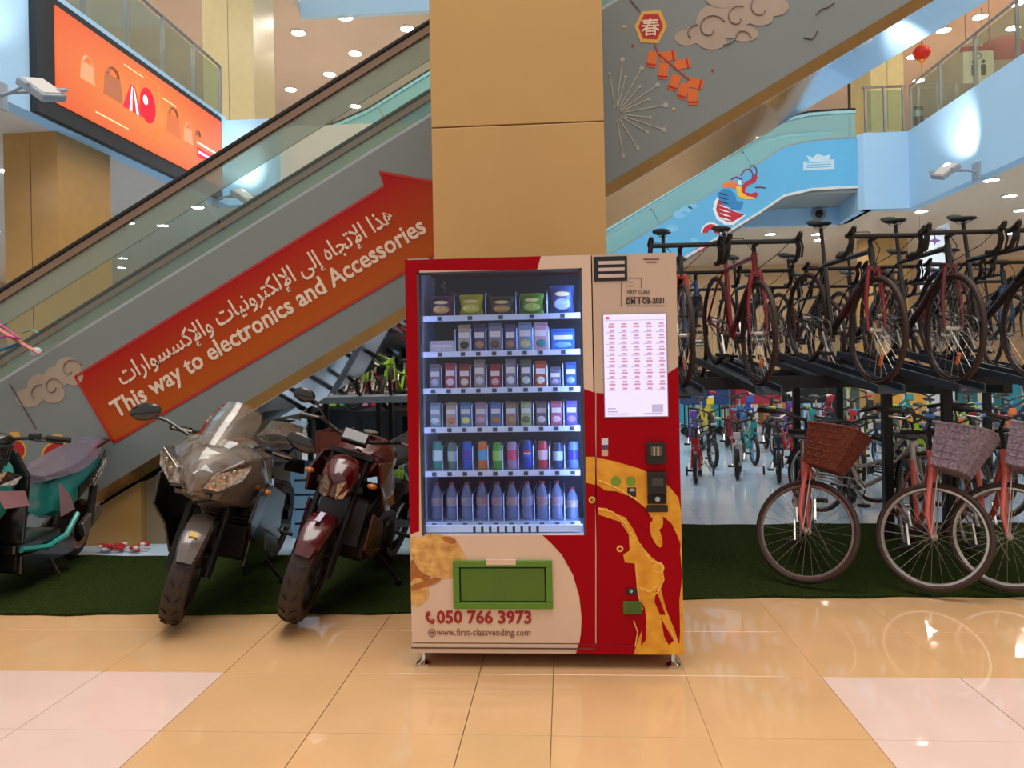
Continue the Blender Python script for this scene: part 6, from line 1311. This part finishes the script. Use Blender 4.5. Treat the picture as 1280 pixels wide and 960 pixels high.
# ================================================================== THINGS FURTHER BACK AND SMALL THINGS
# hanging red lantern on the upper right floor
p = at(1152, 66, 20.0); ln = empty('paper_lantern', p, 0, 'round red paper lantern hanging under the upper right ceiling', 'lantern')
MB().lathe([(0.05, -0.17), (0.13, -0.15), (0.20, -0.06), (0.21, 0.0), (0.20, 0.06), (0.13, 0.15), (0.05, 0.17)], seg=20).build('shade', mat('lantern_paper', 'b81a14', 0.5), ln)
MB().lathe([(0.07, -0.22), (0.07, -0.17)], seg=14).lathe([(0.07, 0.17), (0.07, 0.20)], seg=14).build('collar', mat('lantern_gold', 'c08a30', 0.4, metal=0.5), ln)
MB().tube([(0, 0, 0.19), (0, 0, ZC-p.z)], 0.008, 5).build('cord', m_rubber, ln); MB().lathe([(0.02, -0.45), (0.03, -0.22)], seg=8).build('tassel', MATS['lantern_gold'], ln)
# shop sign and doorway seen through the right balustrade
p = at(1223, 78, 21.0); sg = empty('hanging_sign', p, 0, 'white pictogram sign with a red top band behind the right balustrade', 'sign')
MB().box(-0.38, 0.38, 0, 0.05, -0.52, 0.30).build('board', mat('sign_white', 'cfcab8', 0.5), sg, smooth=0); MB().box(-0.42, 0.42, -0.01, 0.06, 0.30, 0.42).build('band', mat('sign_red', '9c2a22', 0.5), sg, smooth=0)
for x in (-0.12, 0.12): MB().lathe([(0.05, 0), (0.05, 0.01)], (x, -0.005, 0.02), (0, -1, 0), 12).box(x-0.06, x+0.06, -0.012, -0.002, -0.34, -0.06).build('pictogram', m_dark, sg, smooth=0)
MB().torus((0, -0.005, 0.17), (0, 1, 0), 0.07, 0.014, 14, 5).build('pictogram', m_dark, sg)
MB().tube([(-0.3, 0.03, 0.42), (-0.3, 0.03, ZC-p.z)], 0.012, 5).tube([(0.3, 0.03, 0.42), (0.3, 0.03, ZC-p.z)], 0.012, 5).build('hanger', m_steel, sg)
p = at(1256, 62, 23.0); ar = empty('arched_sign', p, 0, 'faded red arched shop sign behind the right balustrade', 'sign')
MB().prism([(-0.9, 0, -0.25), (0.9, 0, -0.25), (0.9, 0, -0.1)] + [(0.75*math.cos(t), 0, -0.1 + 0.5*math.sin(t)) for t in [PI*k/10 for k in range(11)]] + [(-0.9, 0, -0.1)], (0, 0.08, 0)).build('board', mat('sign_faded_red', '9a4038', 0.6), ar, smooth=0)
MB().tube([(-0.6, 0.04, 0.0), (-0.6, 0.04, ZC-p.z)], 0.012, 5).tube([(0.6, 0.04, 0.0), (0.6, 0.04, ZC-p.z)], 0.012, 5).build('hanger', m_steel, ar)
p = at(1076, 118, 20.5); MBx = MB().box(-0.22, 0.22, 0, 0.3, ZT-p.z, 1.2)
tag(MBx.build('dark_pillar', m_dark, smooth=0, loc=p), 'narrow dark pillar left of the pale yellow column', 'pillar')
# bollard post and turnstile like box by the right balustrade
p = at(1146, 150, 18.6); bo = empty('waste_bin', (p.x, p.y, ZF+0.002), 0, 'black and steel bin beside the pale yellow column upstairs', 'bin')
MB().lathe([(0.13, 0), (0.14, 0.1), (0.14, 0.8), (0.12, 0.86)], seg=16).build('body', m_rubber, bo); MB().lathe([(0.142, 0.62), (0.142, 0.76)], seg=16).build('band', m_steel, bo)
# dome speaker on the landing soffit
p = at(1023, 268, YQ-0.02); sp2 = empty('dome_speaker', p, 0, 'small black round speaker on the grey wall under the blue landing', 'speaker')
MB().lathe([(0.17, 0.0), (0.17, 0.03), (0.12, 0.05)], (0, 0, 0), (0, -1, 0), 20).build('housing', m_ltgrey, sp2); MB().ell((0, -0.06, 0), (0.10, 0.06, 0.10)).build('cone', m_rubber, sp2)
# white banner in the bicycle shop
Yb = 18.9; P4 = [at(1150, 296, Yb), at(1188, 276, Yb), at(1183, 345, Yb), at(1150, 362, Yb)]
bn = empty('hanging_banner', P4[0], 0, 'tilted white banner hanging above the road bicycles', 'banner'); q4 = [v - P4[0] for v in P4]
MB().prism(q4, (0, 0.01, 0)).build('cloth', mat('banner_white', 'c9dcf0', 0.6), bn, smooth=0)
for k, (u, v) in enumerate(((0.5, 0.22), (0.5, 0.8))):
    c = q4[0].lerp(q4[1], u).lerp(q4[3].lerp(q4[2], u), v); MB().prism([c + Vector((1.4*x, -0.004, 1.4*z)) for x, z in ((-0.10, 0), (-0.02, 0.03), (0, 0.12), (0.02, 0.03), (0.10, 0), (0.02, -0.03), (0, -0.08), (-0.02, -0.03))], (0, 0.003, 0)).build('emblem', mat('banner_purple', '6a4a8a', 0.5), bn, smooth=0)
MB().tube([q4[0], q4[0] + Vector((0, 0, ZB-P4[0].z))], 0.006, 4).tube([q4[1], q4[1] + Vector((0, 0, ZB-P4[1].z))], 0.006, 4).build('hanger', m_steel, bn)
# blue poster on the far left
Yp = 11.6; a, b = at(78, 402, Yp), at(113, 360, Yp)
po = empty('poster_stand', (a.x, Yp, 0), 0, 'pale blue poster on a white stand seen through the escalator glass', 'poster')
MB().box(-0.05, b.x-a.x, 0, 0.04, 0.0, b.z+0.03).build('stand', mat('stand_white', 'c8ccd0', 0.5), po, smooth=0)
MB().box(0.02, b.x-a.x-0.02, -0.008, 0, a.z, b.z).build('print', mat('poster_blue', '8ab8e0', 0.5, var=0.3, scale=5), po, smooth=0)
MB().prism([(x, -0.011, a.z + z) for x, z in ((0.10, 0.05), (0.20, 0.12), (0.22, 0.40), (0.16, 0.50), (0.12, 0.35))], (0, 0.003, 0)).build('figure', mat('poster_ink', '4a4a5c', 0.5), po, smooth=0)
# small bunch of red and white flowers on the floor at the foot of the escalator
rn = random.Random(4); fc = at(157, 690, 6.05); fb = empty('flower_garland', (fc.x, 6.05, 0), 0, 'red and white flower garland lying at the foot of the escalator', 'garland')
m_fr, m_fwht = mat('petal_red', 'b01420', 0.6), mat('petal_white', 'd8c8c4', 0.6)
for k in range(26):
    x, y = rn.uniform(-0.20, 0.17), rn.uniform(-0.08, 0.08); z = 0.025 + rn.uniform(0, 0.035)
    MB().ell((x, y, z), (0.026, 0.022, 0.016), Matrix.Rotation(rn.uniform(0, 3), 3, 'Z'), 8, 5).build('blossom', m_fr if k % 3 else m_fwht, fb)
MB().tube([(-0.21, 0, 0.01), (-0.1, 0.03, 0.012), (0.05, -0.03, 0.012), (0.19, 0, 0.01)], 0.01, 6).build('stem', m_fwht, fb)
# ribbons at the far left on the escalator
Yr = 6.05; rb = empty('ribbon_bunch', at(45, 440, Yr), 0, 'coral and pink ribbons tied to the escalator balustrade at the left edge', 'ribbon'); O = rb.location
def rib(pts, r, m): MB().tube([Vector(at(x, y, Yr - dd)) - O for x, y, dd in pts], r, 6, flat=0.35).build('ribbon', m, rb)
rib([(-12, 405, 0.1), (20, 425, 0.06), (50, 442, 0.0)], 0.035, mat('ribbon_coral', 'e08878', 0.5)); rib([(-8, 400, 0.15), (10, 412, 0.12), (26, 424, 0.08)], 0.018, mat('ribbon_magenta', 'c83a94', 0.5)); rib([(-10, 424, 0.15), (8, 420, 0.12), (24, 424, 0.08)], 0.018, MATS['ribbon_magenta']); rib([(-8, 440, 0.1), (12, 434, 0.08), (26, 428, 0.05)], 0.03, mat('ribbon_blue', '2a8ab8', 0.5)); rib([(28, 416, 0.08), (40, 412, 0.08), (48, 416, 0.06)], 0.014, mat('ribbon_teal', '5aa8a4', 0.5))
MB().ell((0, 0, 0), (0.05, 0.03, 0.04)).build('knot', mat('ribbon_white', 'b8c8cc', 0.5), rb)
# folding wagons on the shop floor
def wagon(px, Y, c, label):
    x = at(px, 500, Y).x; t = empty('folding_wagon', (x, Y, 0), 0, label, 'wagon', 'folding wagons'); m = mat('canvas_' + c, c, 0.7)
    for (x0, x1, y0, y1) in ((-0.42, 0.42, -0.27, -0.25), (-0.42, 0.42, 0.25, 0.27), (-0.42, -0.40, -0.25, 0.25), (0.40, 0.42, -0.25, 0.25)): MB().box(x0, x1, y0, y1, 0.62, 0.92).build('canvas_side', m, t, smooth=0)
    MB().box(-0.40, 0.40, -0.25, 0.25, 0.62, 0.64).build('canvas_floor', m, t, smooth=0)
    MB().tube([(-0.42, -0.27, 0.93), (0.42, -0.27, 0.93), (0.42, 0.27, 0.93), (-0.42, 0.27, 0.93)], 0.02, 6, closed=True).build('rim', P_kid2, t)
    for sx_ in (-0.34, 0.34):
        for sy in (-0.24, 0.24):
            MB().tube([(sx_, sy, 0.64), (sx_, sy, 0.09)], 0.014, 6).build('leg', m_rimdark, t); MB().lathe([(0.03, -0.02), (0.085, -0.018), (0.085, 0.018), (0.03, 0.02)], (sx_, sy, 0.085), (0, 1, 0), 14).build('caster', m_tyre, t)
wagon(880, 15.2, '20407c', 'blue folding wagon behind the small bicycles'); wagon(944, 15.2, 'a02a40', 'red folding wagon behind the small bicycles'); wagon(1010, 15.2, '141a1c', 'black folding wagon behind the small bicycles')
# display boards low on the shop back wall and stock boxes
def carton(px, Y, z0, z1, w, c, label):
    x = at(px, 500, Y).x; t = empty('stock_box', (x, Y, z0), 0, label, 'box', 'stock boxes in the bicycle shop'); m = mat('box_' + c, c, 0.6)
    MB().box(-w/2, w/2, 0, 0.5, 0, z1-z0).build('carton', m, t, smooth=0, bevel=0.01); MB().box(-w*0.06, w*0.06, -0.003, 0.5, 0, z1-z0+0.003).build('tape', mat('box_tape', 'b0a890', 0.4), t, smooth=0)
for px, z0, z1, w, c, n in ((860, 0, 1.15, 0.35, '2a98b0', 'turquoise'), (906, 0, 1.10, 0.8, '1f7f84', 'sea green'), (975, 0, 1.22, 0.7, 'a86a38', 'tan'), (1022, 0, 1.05, 0.6, '8ab0d0', 'pale blue'), (1060, 0, 0.95, 0.5, '3a4a40', 'dark green'), (1130, 0, 1.2, 0.9, 'c89030', 'yellow'), (1176, 0, 1.0, 0.6, 'b8bcc0', 'white'), (1225, 0, 1.15, 0.9, '1c5a5a', 'deep teal'), (1280, 0, 1.2, 0.8, '2a7a8a', 'blue green')):
    carton(px, 17.2, z0, z1, w, c, f'tall {n} stock box at the back of the bicycle shop')
# crates beside the motorcycles
def crate(px, py, Y, w, h, c, label):
    p = at(px, py, Y); t = empty('slatted_crate', (p.x, Y, 0), 0, label, 'crate'); m = mat('crate_' + c, c, 0.5)
    for k in range(5): MB().box(-w/2, w/2, 0, 0.02, h*k/5+0.01, h*(k+1)/5-0.01).build('slat', m, t, smooth=0)
    for k in range(5): MB().box(-w/2, w/2, 0.38, 0.40, h*k/5+0.01, h*(k+1)/5-0.01).build('slat', m, t, smooth=0)
    for x in (-w/2-0.015, w/2-0.015): MB().box(x, x+0.03, -0.005, 0.405, 0, h).build('corner_post', m, t, smooth=0)
crate(412, 560, 6.9, 0.22, 0.88, '9a4a30', 'orange brown slatted crate behind the wine red motorcycle')
crate(380, 600, 6.5, 0.20, 0.62, '6a94b4', 'pale blue slatted crate between the two motorcycles')

# dark shelving unit closing the view behind the shelf of small bicycles
su_ = empty('shelving_unit', (-2.3, 13.0, 0), 0, 'dark shelving unit behind the small bicycles left of the machine', 'shelf')
MB().box(-2.0, 2.6, 0.5, 0.54, 0, 2.2).build('back_panel', mat('shelf_dark', '1c2228', 0.6), su_, smooth=0)
for z in (0.05, 0.75, 1.45, 2.16): MB().box(-2.0, 2.6, 0, 0.5, z, z+0.04).build('shelf_board', m_rack, su_, smooth=0)
for x in (-2.0, -0.5, 1.0, 2.55): MB().box(x, x+0.05, 0, 0.5, 0, 2.2).build('upright', m_rack, su_, smooth=0)
_rn = random.Random(9); _cs = [('lime', '7aa82c'), ('red', '9a2030'), ('white', 'b8bcc4'), ('green', '2a8a5a'), ('navy', '26304a'), ('orange', 'b86a30'), ('pink', 'c07898'), ('sky blue', '6a98b8')]
ORDX = ORD + ['eleventh', 'twelfth', 'thirteenth', 'fourteenth', 'fifteenth', 'sixteenth', 'seventeenth']
for r_i, z in enumerate((0.79, 1.49)):
    x = -1.9; i = 0
    while x < 2.1:
        w = _rn.uniform(0.2, 0.4); n, c = _cs[(i*3+r_i*2) % 8]
        if not any(abs(x+w/2-u) < w/2+0.06 for u in (-0.475, 1.025)):
            t = empty('helmet_box', (-2.3+x+w/2, 13.05, z+0.002), 0, f'{n} helmet box, {ORDX[i]} from the left, {"middle" if r_i == 0 else "upper"} board of the dark shelving', 'box', 'boxes on the dark shelving')
            h = _rn.uniform(0.25, 0.5); MB().box(-w/2, w/2, 0, 0.35, 0, h).build('carton', mat('box_' + c, c, 0.6), t, smooth=0, bevel=0.01); MB().box(-w*0.3, w*0.3, -0.004, 0.0, h*0.3, h*0.7).build('label', P_kid2, t, smooth=0)
            i += 1
        x += w+0.06
